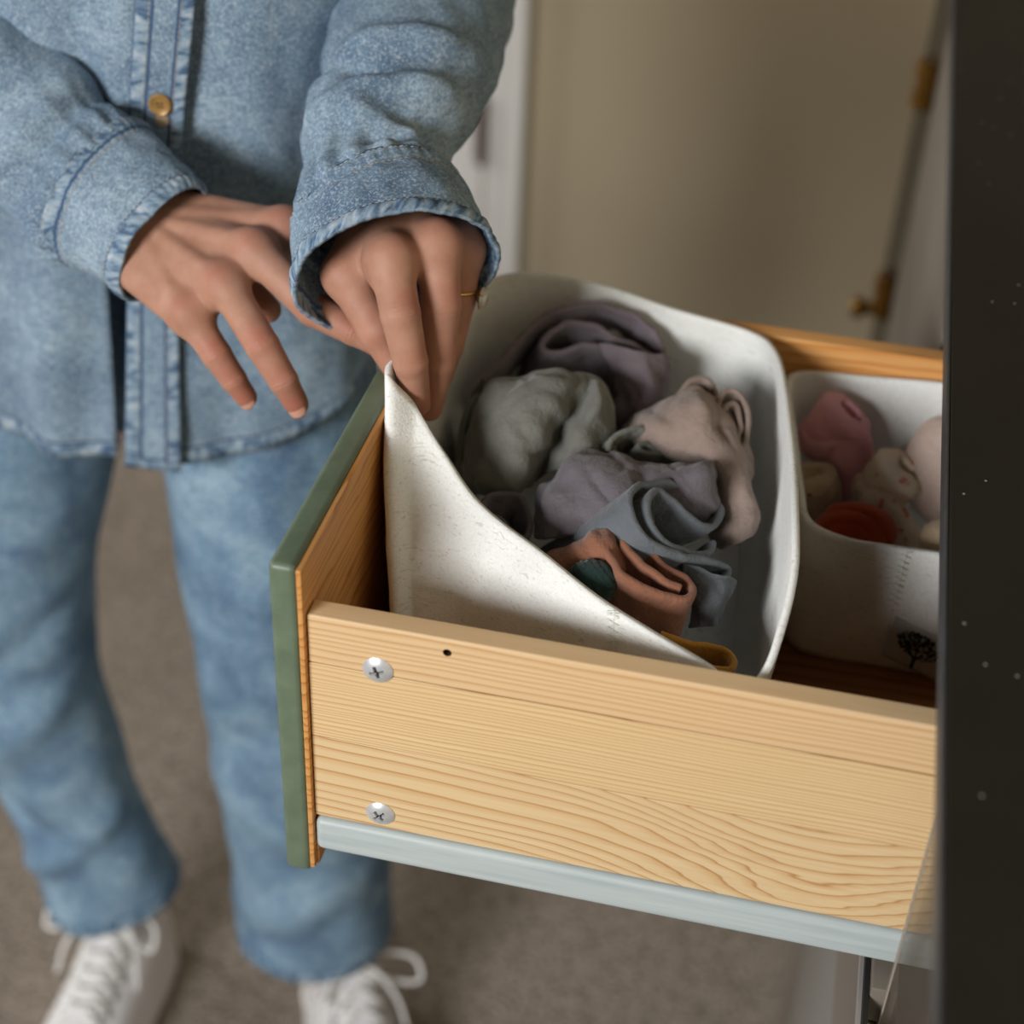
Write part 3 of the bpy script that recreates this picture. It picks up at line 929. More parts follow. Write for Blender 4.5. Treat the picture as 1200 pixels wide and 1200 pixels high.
patch('folded_garment', 'terracotta muslin fold lying to the left of the terracotta roll', 'garment',
      [[(380, 895, 0.895), (450, 860, 0.892), (520, 825, 0.888), (580, 812, 0.884), (600, 830, 0.89)],
       [(390, 915, 0.885), (450, 885, 0.880), (520, 850, 0.877), (580, 840, 0.874), (605, 860, 0.882)],
       [(400, 950, 0.88), (460, 920, 0.876), (530, 890, 0.873), (590, 890, 0.870), (615, 900, 0.878)],
       [(440, 1000, 0.88), (490, 980, 0.876), (540, 960, 0.874), (600, 950, 0.870), (625, 950, 0.876)]], c_terra, seed=14.0)
roll('rolled_garment', 'mustard yellow knit garment peeking out at the front right of the large felt bin', 'garment',
     [(735, 1105), (800, 1118), (870, 1130), (930, 1150), (955, 1185), (940, 1215), (890, 1205), (840, 1180), (800, 1160), (760, 1150)], (850, 1160), 0.842, (0.2, 0.7, 0.65), 0.05, c_must, seed=15.0, wob=0.001)


def blob(name, label, cat, sdf, c, R_, mat, group, h=0.0016, parent=None):
    c = np.asarray(c)
    V, F = polygonise(lambda p: sdf(p - c), c - R_, c + R_, h)
    o = mesh_obj(name, V, F, mat, parent)
    if cat: tag(o, label, cat, group)
    return o


def ell(p, c, r, R=None):
    q = (p - np.asarray(c))
    if R is not None: q = q @ R.T
    r = np.asarray(r); k0 = np.linalg.norm(q / r, axis=1); k1 = np.linalg.norm(q / (r * r), axis=1)
    return k0 * (k0 - 1) / (k1 + 1e-9)


CB = np.stack([RT, UP, VIEW])     # rows: view-aligned axes used to orient soft balls


def sock_ball(rx, ry, rz, lip=0.006, ang=0.6, seed=0.0):
    ca, sa = math.cos(ang), math.sin(ang)
    e0 = norm(ca * RT + sa * UP + 0.75 * VIEW); e1 = norm(-sa * RT + ca * UP); e2 = np.cross(e0, e1)
    Rm = np.stack([e0, e1, e2])

    def sdf(p):
        d = ell(p, (0, 0, 0), (rx, ry, rz), Rm)
        q = p @ Rm.T
        # the turned over cuff: an open lip wrapped round one end
        rr = np.sqrt((q[:, 1] / ry) ** 2 + (q[:, 2] / rz) ** 2) * ry
        tor = np.sqrt((rr - ry * 0.72) ** 2 + (q[:, 0] - rx * 0.55) ** 2) - lip
        d = smin(d, tor, 0.004)
        cav = ell(q, (rx * 0.95, 0, 0.001), (rx * 0.45, ry * 0.5, rz * 0.32))
        d = np.maximum(d, -cav)
        crease = np.abs(q[:, 0] + 0.35 * q[:, 1] - rx * 0.1 + 0.004 * np.sin(q[:, 1] * 200))
        d = d + 0.0022 * np.exp(-(crease / 0.002) ** 2)
        return d + 0.0012 * fbm(p * 90 + seed, 2)
    return sdf


SG = 'socks and small clothes in the smaller felt bin'
k_pink = cloth('pink_knit', lin(228, 166, 174), 0.85)
k_beige = cloth('beige_knit', lin(200, 176, 146), 0.85)
k_white = cloth('white_pink_knit', lin(216, 192, 178), 0.88)
k_rust = cloth('rust_knit', lin(176, 70, 28), 0.8)
t = NT('cream_print'); o_ = t.obj(); n = t.noise(o_, 120, 2, 0.5, 0.8)
cc = t.mix(t.maprange(n, 0.60, 0.66, 0, 0.8), lin(218, 200, 176), lin(202, 104, 74)); t.bump(t.noise(o_, 300, 3), 0.4, 0.001)
k_cream = t.base(cc, 0.92, 0, 0.15)
blob('sock_ball', 'pink sock folded into a ball at the back of the smaller bin', 'sock', sock_ball(0.024, 0.019, 0.018, 0.006, 0.9, 1), P(974, 506, 1.035), 0.036, k_pink, SG)
blob('sock_ball', 'pink sock end hanging below the pink sock ball', 'sock', lambda p: smin(seg_d(p, P(995, 520, 1.03) - P(996, 535, 1.03), P(1000, 590, 1.035) - P(996, 535, 1.03), .014, .008), ell(p, (0, 0, 0), (.012, .012, .012)), .006) + .001 * fbm(p * 80, 2), P(996, 535, 1.03), 0.045, k_pink, SG)
bb = blob('sock_ball', 'beige sock ball with a small dark and red motif beside the bin wall', 'sock', sock_ball(0.020, 0.017, 0.015, 0.004, 1.9, 2), P(956, 578, 1.022), 0.034, k_beige, SG)
dm = blob('motif', None, None, lambda p: ell(p, (0, 0, 0), (.0032, .0024, .0022)), P(949, 578, 1.0065), 0.006, m_ink, None, 0.0008, bb)
dm2 = blob('motif', None, None, lambda p: ell(p, (0, 0, 0), (.0024, .0018, .0018)), P(948, 570, 1.0075), 0.006, plain('motif_red', lin(176, 72, 50), 0.9), None, 0.0008, bb)
blob('sock_ball', 'cream sock ball printed with orange marks, next to the beige sock', 'sock', sock_ball(0.023, 0.018, 0.017, 0.006, 0.7, 3), P(1036, 568, 1.022), 0.038, k_cream, SG)
blob('sock_ball', 'cream printed sock tail lying below the printed sock ball', 'sock', lambda p: seg_d(p, P(1030, 590, 1.015) - P(1045, 610, 1.01), P(1070, 640, 1.012) - P(1045, 610, 1.01), .012, .009) + .001 * fbm(p * 80, 2), P(1045, 610, 1.01), 0.04, k_cream, SG)


def rust(p):
    q = p @ CB.T
    d = ell(p, (0, 0, 0), (.027, .019, .02), CB)
    for k in (0.004, 0.012):
        d = d + 0.002 * np.exp(-((np.sqrt((q[:, 0] + .008) ** 2 + (q[:, 1] + .012) ** 2) - (.014 + k)) / .0016) ** 2)
    return d + .0008 * fbm(p * 80, 2)


blob('sock_ball', 'rust orange sock rolled in bands at the near wall of the smaller bin', 'sock', rust, P(1000, 624, 0.995), 0.034, k_rust, SG)
blob('knit_hat', 'pale pink and white soft knit bundle half hidden by the desk top', 'garment', lambda p: smin(ell(p, (0, 0, 0), (.028, .036, .024), CB), ell(p, .016 * RT + .024 * UP, (.016, .016, .018), CB), .008) + .0012 * fbm(p * 60, 2), P(1112, 552, 1.025), 0.06, k_white, SG)
blob('sock_ball', 'small ribbed beige sock at the front corner beside the black desk top', 'sock', lambda p: ell(p, (0, 0, 0), (.016, .014, .014), CB) + .0007 * np.sin((p @ RT) * 1800), P(1108, 634, 0.975), 0.024, k_beige, SG)
blob('sock_ball', 'dark green knitted sock ball in front of the terracotta garment', 'sock', lambda p: ell(p, (0, 0, 0), (.0135, .0125, .013), CB) + .0006 * np.sin((p @ (RT * .8 + UP * .6)) * 2200) + .0008 * fbm(p * 70, 2), P(694, 682, 0.868), 0.02, c_green, 'clothes rolled up in the large felt bin', 0.0012)

# ------------------------------------------------------------------ the person
person = thing('person', (-0.28, 0.42, ZF), 'person in a light denim shirt, jeans and white sneakers lifting the felt bin corner', 'person')

t = NT('skin')
o_ = t.obj()
at = t.node('ShaderNodeAttribute'); at.attribute_name = 'blush'
n = t.noise(o_, 55, 3, 0.6); n2 = t.noise(o_, 900, 2, 0.6)
c = t.ramp(n, [(0.3, lin(168, 121, 99)), (0.7, lin(184, 139, 116))])
c = t.mix(t.math('MULTIPLY', at.outputs['Fac'], 0.75), c, lin(170, 98, 80))
t.bump(n2, 0.18, 0.0004)
vo = t.node('ShaderNodeTexVoronoi'); t.l.new(o_, vo.inputs['Vector']); vo.inputs['Scale'].default_value = 650
t.bump(vo.outputs['Distance'], 0.12, 0.0004)
t.b.inputs['Subsurface Weight'].default_value = 0.18
t.b.inputs['Subsurface Radius'].default_value = (1.0, 0.35, 0.2)
t.b.inputs['Subsurface Scale'].default_value = 0.006
m_skin = t.base(c, 0.58, 0, 0.35)
m_nail = plain('nail', lin(204, 150, 130), 0.28, 0, 0.5)


class Hand:
    def __init__(self, wrist, mcp, fingers, thumb, elbow, scale=1.0):
        self.w = P(*wrist); self.mcp = [P(*q) for q in mcp]     # index, middle, ring, little
        self.fing = [[m] + [P(*q) for q in f] for m, f in zip(self.mcp, fingers)]
        self.thumb = [P(*q) for q in thumb]
        self.elbow = np.asarray(elbow, float)
        n = np.cross(self.mcp[0] - self.w, self.mcp[3] - self.w); n = norm(n)
        self.n = n if n @ VIEW > 0 else -n
        self.s = scale
        self.R = [(.0106, .0099, .0086, .0068), (.0108, .0100, .0087, .0069), (.0104, .0096, .0083, .0066), (.0095, .0086, .0075, .0060)]

    def sdf(self, p):
        s = self.s; n = self.n; w = self.w
        # palm: metacarpals, heel of the hand, webbing
        palm = None
        ax = norm((self.mcp[1] + self.mcp[2]) / 2 - w)
        side = norm(self.mcp[3] - self.mcp[0])
        for i, m in enumerate(self.mcp):
            a = w + side * (-.018 + .0128 * i) + ax * .008 - n * .001
            d = seg_d(p, a, m - n * .0025, .0150 * s, .0118 * s)
            palm = d if palm is None else smin(palm, d, .010)
        for i in range(3):
            d = seg_d(p, self.mcp[i] - n * .005 - ax * .003, self.mcp[i + 1] - n * .005 - ax * .003, .0085 * s, .0085 * s)
            palm = smin(palm, d, .006)
        palm = smin(palm, seg_d(p, w - n * .006 + ax * .02, (self.mcp[3] * .7 + w * .3) - n * .008, .013, .011), .012)
        # forearm
        palm = smin(palm, seg_d(p, w, w + (self.elbow - w) * .50, .0215 * s, .0215 * s), .014)
        palm = smin(palm, seg_d(p, w + side * .011, w + (self.elbow - w) * .3 + side * .004, .013, .013), .012)
        # tendons and knuckles on the back
        for i, m in enumerate(self.mcp):
            d = seg_d(p, w + n * .0125 + side * (-.008 + .005 * i) + ax * .018, m + n * .0078 - ax * .004, .0016, .0022)
            palm = smin(palm, d, .006)
            d = np.linalg.norm(p - (m + n * .0020 - ax * .001), axis=1) - .0102 * s
            palm = smin(palm, d, .010)
        # thumb
        th = self.thumb
        dth = seg_d(p, th[0], th[1], .0150 * s, .0118 * s)
        palm = smin(palm, dth, .016)
        dd = seg_d(p, th[1], th[2], .0110 * s, .0098 * s)
        dd = smin(dd, seg_d(p, th[2], th[3], .0098 * s, .0078 * s), .004)
        palm2 = smin(palm, dd, .007)
        out = palm2
        for ch, R_ in zip(self.fing, self.R):
            d = seg_d(p, ch[0], ch[1], R_[0] * s, R_[1] * s)
            for j in (1, 2):
                d = smin(d, seg_d(p, ch[j], ch[j + 1], R_[j] * s, R_[j + 1] * s), .0012)
                # joint bulge and wrinkle folds
                t_ = norm(ch[j + 1] - ch[j - 1])
                q = p - ch[j]; al = q @ t_; rr = q @ n
                near_ = np.exp(-(al / .0042) ** 2) * np.clip(rr / .006, 0, 1) * (np.linalg.norm(q, axis=1) < .02)
                d = d + .00034 * np.cos(al * 2 * np.pi / .0024) * near_
            # finger pads
            d = smin(d, np.linalg.norm(p - (ch[3] * .75 + ch[2] * .25 - n * .0012), axis=1) - R_[3] * s * 1.0, .002)
            out = np.minimum(out, smin(palm2, d, .0065))
        return out

    def mesh(self, h=0.00085):
        pts = np.array([self.w, self.w + (self.elbow - self.w) * .55] + self.thumb + [q for c_ in self.fing for q in c_])
        lo = pts.min(0) - .036; hi = pts.max(0) + .036
        return polygonise(self.sdf, lo, hi, h)

    def blush(self, V):
        b = np.zeros(len(V))
        for c_ in self.fing:
            for k, q in enumerate(c_):
                b += (0.85 if k in (0, 1) else 0.75) * np.exp(-((np.linalg.norm(V - (q + self.n * .008), axis=1)) / .0085) ** 2)
            b += 0.8 * np.exp(-((np.linalg.norm(V - c_[3], axis=1)) / .009) ** 2)
        for q in self.thumb[1:]:
            b += 0.6 * np.exp(-((np.linalg.norm(V - q, axis=1)) / .014) ** 2)
        return np.clip(b, 0, 1)

    def nail(self, ch, r, tilt=0.0):
        t_ = norm(ch[3] - ch[2]); n = norm(self.n - t_ * (self.n @ t_)); sd = np.cross(t_, n)
        n = norm(n * math.cos(tilt) + sd * math.sin(tilt)); sd = np.cross(t_, n)
        v = []; nu_, nv_ = 11, 11
        for j in range(nv_):
            y = (j / (nv_ - 1)) * 2 - 1
            for i in range(nu_):
                x = (i / (nu_ - 1)) * 2 - 1
                wdt = 1.0 * math.sqrt(max(0.05, 1 - abs(y) ** 3.2))
                a = x * 0.95 * wdt
                v.append(ch[3] + t_ * (y * r * .82 + r * .05) + r * 1.035 * (n * math.cos(a) + sd * math.sin(a)) - n * r * 0.10 * (y > .5) * (y - .5))
        o = mesh_obj('fingernail', v, grid_faces(nv_, nu_, False), m_nail, body)
        solidify(o, 0.0006, 0.0)
        return o


# the hand at the left of the picture: back of the hand up, fingers spread
elbow_a = P(-80, 62, 1.085)
hand_a = Hand((158, 264, 0.995),
              [(336, 268, 0.972), (299, 294, 0.955), (264, 333, 0.950), (222, 367, 0.958)],
              [[(376, 308, 0.990), (400, 334, 1.005), (414, 356, 1.010)],
               [(367, 362, 0.945), (415, 387, 0.942), (452, 407, 0.942)],
               [(308, 406, 0.938), (332, 446, 0.944), (348, 474, 0.954)],
               [(254, 416, 0.958), (274, 445, 0.964), (289, 466, 0.972)]],
              [(225, 262, 1.020), (262, 305, 1.010), (290, 340, 0.992), (314, 363, 0.982)], elbow_a, 1.04)
# the hand at the right: knuckles up, fingertips pinching the felt
elbow_b = P(500, -15, 1.085)
hand_b = Hand((464, 240, 0.956),
              [(458, 306, 0.890), (513, 288, 0.902), (540, 291, 0.926), (546, 302, 0.950)],
              [[(469, 368, 0.886), (481, 424, 0.899), (489, 474, 0.925)],
               [(517, 358, 0.905), (513, 424, 0.922), (503, 478, 0.945)],
               [(536, 350, 0.938), (524, 408, 0.956), (512, 450, 0.968)],
               [(536, 350, 0.972), (528, 390, 0.982), (520, 420, 0.988)]],
              [(428, 285, 0.932), (405, 322, 0.918), (442, 386, 0.916), (468, 434, 0.928)], elbow_b, 1.12)

Va, Fa = hand_a.mesh(); Vb, Fb = hand_b.mesh()
ba = hand_a.blush(Va); bb_ = hand_b.blush(Vb)
# the rest of the body, under the clothes
HIP = np.array([-0.285, 0.43, 0.03]); SHA = np.array([-0.375, 0.435, 0.465]); SHB = np.array([-0.145, 0.435, 0.465])


def body_sdf(p):
    d = ell(p, (-0.275, 0.445, 0.05), (.125, .070, .14))
    d = smin(d, ell(p, (-0.262, 0.445, 0.33), (.12, .075, .22)), .04)
    for S_, E_, H_ in ((SHA, elbow_a, hand_a), (SHB, elbow_b, hand_b)):
        d = smin(d, seg_d(p, S_, E_, .036, .028), .02)
        d = smin(d, seg_d(p, E_, E_ + (H_.w - E_) * .62, .030, .024), .012)
    for kn, an in (((-0.425, 0.418, -0.33), (-0.384, 0.43, -0.70)), ((-0.17, 0.42, -0.33), (-0.163, 0.425, -0.70))):
        kn = np.array(kn); an = np.array(an)
        d = smin(d, seg_d(p, np.array([kn[0] * .94 + HIP[0] * .06, .43, -0.04]), kn, .046, .034), .012)
        d = smin(d, seg_d(p, kn, an, .034, .028), .01)
    d = smin(d, seg_d(p, np.array([-0.262, .448, .48]), np.array([-0.258, .425, .61]), .050, .046), .03)
    return d


Vc, Fc = polygonise(body_sdf, (-0.52, 0.26, -0.78), (0.06, 0.56, 0.68), 0.009)
# head, bent down towards the hands
hf = norm(np.array([0.22, -0.80, -0.56])); hs = norm(np.cross(hf, [0, 0, 1.0])); hu = np.cross(hs, hf)
HC = np.array([-0.248, 0.395, 0.715]); HM = np.stack([hs, hf, hu])


def head_sdf(p):
    q = (p - HC) @ HM.T
    d = ell(q, (0, -.018, .025), (.072, .088, .085))
    d = smin(d, ell(q, (0, .018, -.035), (.058, .066, .072)), .03)
    d = smin(d, ell(q, (0, .060, -.092), (.022, .020, .018)), .03)
    d = smin(d, seg_d(q, np.array([0, .084, .008]), np.array([0, .101, -.030]), .007, .0105), .012)
    for s_ in (-1, 1):
        d = smin(d, ell(q, (s_ * .0085, .096, -.034), (.008, .008, .006)), .006)
        d = smin(d, ell(q, (s_ * .032, .066, -.026), (.020, .016, .018)), .016)
        d = np.maximum(d, -(ell(q, (s_ * .031, .092, .006), (.017, .013, .010)))) if False else smin(d, ell(q, (s_ * .031, .079, .021), (.020, .008, .006)), .010)
        d = d + .004 * np.exp(-(((q[:, 0] - s_ * .031) / .014) ** 2 + ((q[:, 2] - .006) / .009) ** 2)) * (q[:, 1] > .04)
        d = smin(d, ell(q, (s_ * .074, -.012, -.010), (.006, .018, .030)), .006)
    for z_, r_ in ((-.0575, .0045), (-.0665, .0055)):
        d = smin(d, ell(q, (0, .0845, z_), (.024, .008, r_)), .004)
    nk = seg_d(p, np.array([-0.260, .440, .50]), HC - hu * .045 - hf * .022, .050, .046)
    return smin(d, nk, .03)


Vd, Fd = polygonise(head_sdf, HC - np.array([.13, .15, .24]), HC + np.array([.13, .13, .14]), 0.0028)
Fd = Fd + len(Va) + len(Vb) + len(Vc)
V_ = np.vstack([Va, Vb, Vc, Vd]); F_ = np.vstack([Fa, Fb + len(Va), Fc + len(Va) + len(Vb), Fd])
body = mesh_obj('body', V_, F_, m_skin, person, attrs={'blush': np.r_[ba, bb_, np.zeros(len(Vc)), np.clip(.5 * np.exp(-((((Vd - HC) @ HM.T) - np.array([0, .086, -.062])) ** 2 / np.array([.02, .02, .011]) ** 2).sum(1)), 0, 1)]})
hand_a.nail(hand_a.fing[2], .0064, 0.35); hand_a.nail(hand_a.fing[3], .0057, 0.45)

# eyes, brows and hair
m_eye = plain('eye_white', lin(225, 220, 214), 0.2); m_iris = plain('iris', lin(70, 52, 40), 0.2); m_lash = plain('brow', lin(70, 48, 34), 0.8)
HW = lambda x, y, z: HC + hs * x + hf * y + hu * z
for s_ in (-1, 1):
    ec = HW(s_ * .031, .0745, .006)
    ev, ef = polygonise(lambda p: ell((p - ec) @ HM.T, (0, 0, 0), (.0125, .0095, .0058)), ec - .02, ec + .02, .0016)
    eo = mesh_obj('eye', ev, ef, m_eye, body)
    lathe('iris', [(.0045, .0060), (.0040, .0098), (.0018, .0102)], ec - hu * .0020, hf, m_iris, body, 16)
    tube('eyelid', catmull([HW(s_ * .031 - .0135, .080, .005), HW(s_ * .031, .0855, .0100), HW(s_ * .031 + .0135, .080, .005)], 12), .0016, m_skin, body, 8)
    tube('eyebrow', catmull([HW(s_ * .015, .089, .022), HW(s_ * .032, .087, .027), HW(s_ * .050, .074, .023)], 14), np.linspace(.0028, .0016, 14), m_lash, body, 8)
t = NT('brown_hair'); nh = t.noise(t.mapping(t.obj(), scale=(260, 260, 14)), 1.0, 3, 0.6)
t.bump(nh, 0.8, 0.003)
m_hair = t.base(t.ramp(nh, [(0.3, lin(58, 40, 28)), (0.7, lin(104, 76, 54))]), 0.5, 0, 0.4)


def hair_sdf(p):
    q = (p - HC) @ HM.T
    d = ell(q, (0, -.026, .034), (.082, .094, .090))
    d = smin(d, seg_d(p, HW(0, -.085, .02), np.array([-0.262, .535, .50]), .060, .045), .05)
    for s_ in (-1, 1):
        d = smin(d, seg_d(p, HW(s_ * .066, .010, .05), np.array([-0.262 + s_ * .062, .47, .52]), .020, .026), .03)
    face = ell(q, (0, .085, -.030), (.062, .075, .088))
    d = np.maximum(d, -face)
    part = np.exp(-(q[:, 0] / .004) ** 2) * (q[:, 2] > .06) * .004
    return d + part + .0025 * vnoise(np.stack([q[:, 0] * 130, q[:, 1] * 60, q[:, 2] * 12], 1))


hv, hfc = polygonise(hair_sdf, HC - np.array([.15, .15, .30]), HC + np.array([.15, .22, .18]), 0.0032)
ho = mesh_obj('hair', hv, hfc, m_hair, body); ho['label'] = 'brown hair falling to the shoulders'

# engagement ring
q0, q1 = hand_b.fing[2][0], hand_b.fing[2][1]
rc = q0 * .2 + q1 * .8; ra = norm(q1 - q0)
ru = norm(RT + VIEW * .35); ru = norm(ru - ra * (ru @ ra)); rv = np.cross(ra, ru)
aa = np.linspace(0, 2 * np.pi, 41)
m_gold = plain('gold', lin(214, 170, 84), 0.2, 1.0)
rg = tube('ring', np.array([rc + .0116 * (math.cos(a) * ru + math.sin(a) * rv) for a in aa]), 0.0010, m_gold, person, 8, hint=ra, cap=False)
rg['label'] = 'gold ring with a pale oval stone'
t = NT('gem'); t.b.inputs['Transmission Weight'].default_value = 0.2
m_gem = t.base(lin(206, 200, 190), 0.12, 0, 0.9)
gc = rc + ru * .0145 + ra * 0.003
lathe('stone', [(0.0020, -0.0026), (0.0066, 0.0006), (0.0056, 0.0024), (0.0026, 0.0032)], gc, ru, m_gem, rg, 12)
for k in range(4):
    a = k * math.pi / 2 + .5
    e = ra * math.cos(a) + rv * math.sin(a)
    tube('prong', np.array([rc + ru * .0117, gc + e * .0066, gc + e * .0056 + ru * .0026]), .0005, m_gold, rg, 5)

# ---- denim clothes
LIGHT, MID, DARK = lin(160, 180, 193), lin(124, 147, 165), lin(82, 105, 128)
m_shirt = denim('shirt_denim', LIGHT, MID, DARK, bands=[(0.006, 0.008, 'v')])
m_sleeve = denim('sleeve_denim', LIGHT, MID, DARK)
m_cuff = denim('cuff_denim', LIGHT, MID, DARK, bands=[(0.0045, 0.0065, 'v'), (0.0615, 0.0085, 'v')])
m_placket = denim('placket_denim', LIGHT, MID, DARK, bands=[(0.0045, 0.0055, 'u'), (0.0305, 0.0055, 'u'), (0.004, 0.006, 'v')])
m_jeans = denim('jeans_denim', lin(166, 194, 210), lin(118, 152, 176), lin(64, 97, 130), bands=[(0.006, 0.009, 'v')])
m_inside = plain('denim_inside', lin(96, 108, 120), 0.9, 0, 0.2, var=0.2, scale=300)
m_stitch = plain('denim_thread', lin(176, 172, 160), 0.8)
m_stitch2 = plain('tan_thread', lin(186, 158, 128), 0.8)
m_button = plain('tan_button', lin(166, 128, 74), 0.35, 0.2, var=0.2, scale=300)


def pipe(path, rx, ry, nu, nv, hint, disp=None, n_path=None):
    """a cloth tube: positions (nv,nu,3), uv in metres with v from the first end"""
    pth = catmull(path, 200)
    d = np.r_[0, np.cumsum(np.linalg.norm(np.diff(pth, axis=0), axis=1))]
    k = np.linspace(0, 1, len(path)); kk = np.linspace(0, 1, 200)
    tt = np.linspace(0, d[-1], nv)
    pc = np.stack([np.interp(tt, d, pth[:, i]) for i in range(3)], 1)
    kq = np.interp(tt, d, kk)
    RX = np.interp(kq, k, rx); RY = np.interp(kq, k, ry)
    T, U, V = frames(pc, hint)
    a = np.linspace(0, 2 * np.pi, nu, endpoint=False)
    ca, sa = np.cos(a)[None, :, None], np.sin(a)[None, :, None]
    dirn = ca * U[:, None, :] + sa * V[:, None, :]
    g = pc[:, None, :] + RX[:, None, None] * ca * U[:, None, :] + RY[:, None, None] * sa * V[:, None, :]
    vm = np.broadcast_to(tt[:, None], (nv, nu)); um = a[None, :] * RX[:, None]
    if disp is not None:
        g = g + dirn * disp(g, a[None, :] + 0 * vm, vm)[..., None]
    uv = np.stack([um, vm], -1).reshape(-1, 2)
    return g, uv, dirn, (T, U, V, pc)


def ridge(x, c, w):
    return np.exp(-((x - c) / w) ** 2)


def stitches(name, line, parent, mat, step=0.0034, gap=0.0011, rad=0.0003):
    """a row of thread stitches lying along a line of points"""
    ln = np.asarray(line); d = np.r_[0, np.cumsum(np.linalg.norm(np.diff(ln, axis=0), axis=1))]
    at_ = lambda s: np.array([np.interp(s, d, ln[:, k]) for k in range(3)])
    v = []; f = []
    s = 0.0
    while s + step < d[-1]:
        a, b = at_(s), at_(s + step - gap); t_ = norm(b - a); h = norm(np.array([.3, .2, .9]) - t_ * (t_ @ np.array([.3, .2, .9]))); w_ = np.cross(t_, h)
        b0 = len(v)
        for q, r_ in ((a, rad * .6), ((a + b) / 2, rad * 1.2), (b, rad * .6)):
            for k in range(5):
                an = k * 2 * math.pi / 5; v.append(q + r_ * (math.cos(an) * h + math.sin(an) * w_))
        for j in range(2):
            for k in range(5):
                f.append((b0 + j * 5 + k, b0 + j * 5 + (k + 1) % 5, b0 + j * 5 + 5 + (k + 1) % 5, b0 + j * 5 + 5 + k))
        s += step
    o = mesh_obj(name, v, f, mat, parent); o['kind'] = 'stuff'
    return o


# torso of the shirt: one sheet round the body, open at the front below the placket
nz, na = 90, 260
HEMC = np.array([-0.262, 0.428])


def shirt_point(th, z):
    """th = angle round the body, 0 at the front; z = height"""
    k = np.clip((z + .02) / .5, 0, 1)
    a = .176 - .012 * np.sin(np.pi * np.clip(k * 1.2, 0, 1)) + .03 * np.clip(k - .55, 0, 1)
    b = .122 + .004 * np.sin(np.pi * k) + 0 * z
    sh = np.clip((z - .47) / .08, 0, 1)
    a = a * (1 - .55 * sh ** 2); b = b * (1 - .35 * sh ** 2)
    cx = HEMC[0] + .012 * k; cy = HEMC[1] + 0.012 * k
    s, c_ = np.sin(th), np.cos(th)
    e = 0.82
    x = cx + a * np.sign(s) * np.abs(s) ** e; y = cy - b * np.sign(c_) * np.abs(c_) ** e
    return np.stack([x, y, z], -1)


TH0 = 0.07           # edge of the upper front (under the placket's left side)
th_end = lambda z: 2 * np.pi + np.where(z < .14, 0.055 - .02 * np.clip((.14 - z) / .14, 0, 1.2), 0.055 + .24 * np.clip((z - .14) / .05, 0, 1))


def hem_z(th):
    t_ = (th + np.pi) % (2 * np.pi) - np.pi
    return -0.012 + 0.060 * np.clip(np.abs(t_) / 1.5, 0, 1) ** 2.0 - .004 * (t_ < 0)


g = np.zeros((nz, na, 3)); uvs = np.zeros((nz, na, 2))
for j in range(nz):
    fz_ = j / (nz - 1)
    zg = -0.012 + fz_ * .56
    e_ = float(th_end(np.array(zg)))
    th = np.linspace(TH0, e_, na)
    hz = hem_z(th)
    z = hz + (0.55 - hz) * fz_
    e_ = th_end(z); st_ = .085 + .235 * np.clip((z + .0125) / .55, 0, 1); th = st_ + (e_ - st_) * np.linspace(0, 1, na)
    g[j] = shirt_point(th, z)
    uvs[j, :, 0] = th * .15; uvs[j, :, 1] = z - hz
out = norm((g - np.array([HEMC[0], HEMC[1], 0])) * np.array([1, 1, 0]))
fold = .006 * np.sin(g[..., 0] * 60 + 2.5 * fbm(g * np.array([6, 6, 3.]), 2)) * np.clip(1.2 - g[..., 2] * 1.2, .4, 1) + .006 * fbm(g * np.array([14, 14, 8.]), 3)
fold *= np.clip((np.linspace(0, 1, na)) * 14, 0.15, 1)[None, :]
fold += .0010 * ridge(uvs[..., 1], .006, .005) + .0006 * np.sin(uvs[..., 0] * 700) * ridge(uvs[..., 1], .007, .006)
g = g + out * fold[..., None]
shirt = mesh_obj('shirt', g.reshape(-1, 3), grid_faces(nz, na, False), m_shirt, person, uv=uvs.reshape(-1, 2))
shirt['label'] = 'light blue washed denim button shirt'
solidify(shirt, 0.0014, 0.0)
for k_ in (3, 6):
    pass
hl = np.array([g[2, i] * .6 + g[3, i] * .4 + out[2, i] * .0010 for i in range(0, na)])
stitches('stitching', hl, shirt, m_stitch)
# collar
ca_ = np.linspace(0.25, 2 * np.pi - 0.05, 60); cv = []
for k_, (ex, zz) in enumerate(((.0, .535), (.004, .560), (.006, .578), (.016, .572), (.026, .548))):
    for a_ in ca_:
        cv.append((-0.250 + (.078 + ex) * math.sin(a_), .440 - (.078 + ex) * math.cos(a_) * .95, zz - .030 * math.cos(a_) - (.012 if k_ == 4 else 0) * max(0, math.cos(a_))))
co = mesh_obj('collar', cv, grid_faces(5, 60, False), m_sleeve, shirt)
solidify(co, .002, 0)
# placket
npl, nw = 120, 14
pg = np.zeros((npl, nw, 3)); puv = np.zeros((npl, nw, 2))
for j in range(npl):
    fz_ = j / (npl - 1)
    z = -0.0125 + fz_ * .55
    for i in range(nw):
        w_ = i / (nw - 1)
        cth = 0.165 + .235 * fz_
        th = cth + (w_ - .5) * .195
        pt = shirt_point(np.array(th), np.array(z)); o2 = norm((pt - np.array([HEMC[0], HEMC[1], pt[2]])))
        bump_ = .0008 * (ridge(w_, .13, .1) + ridge(w_, .87, .1)) + .0005 * math.sin(z * 620) * (ridge(w_, .13, .12) + ridge(w_, .87, .12))
        wv = .0035 * math.sin(z * 23 + 1) + .002 * float(fbm(np.array([z * 20, 3.1, .4]), 2))
        pg[j, i] = pt + o2 * (.0052 + bump_ + wv)
        puv[j, i] = (w_ * .035, fz_ * .55)
pl = mesh_obj('placket', pg.reshape(-1, 3), grid_faces(npl, nw, False), m_placket, shirt, uv=puv.reshape(-1, 2))
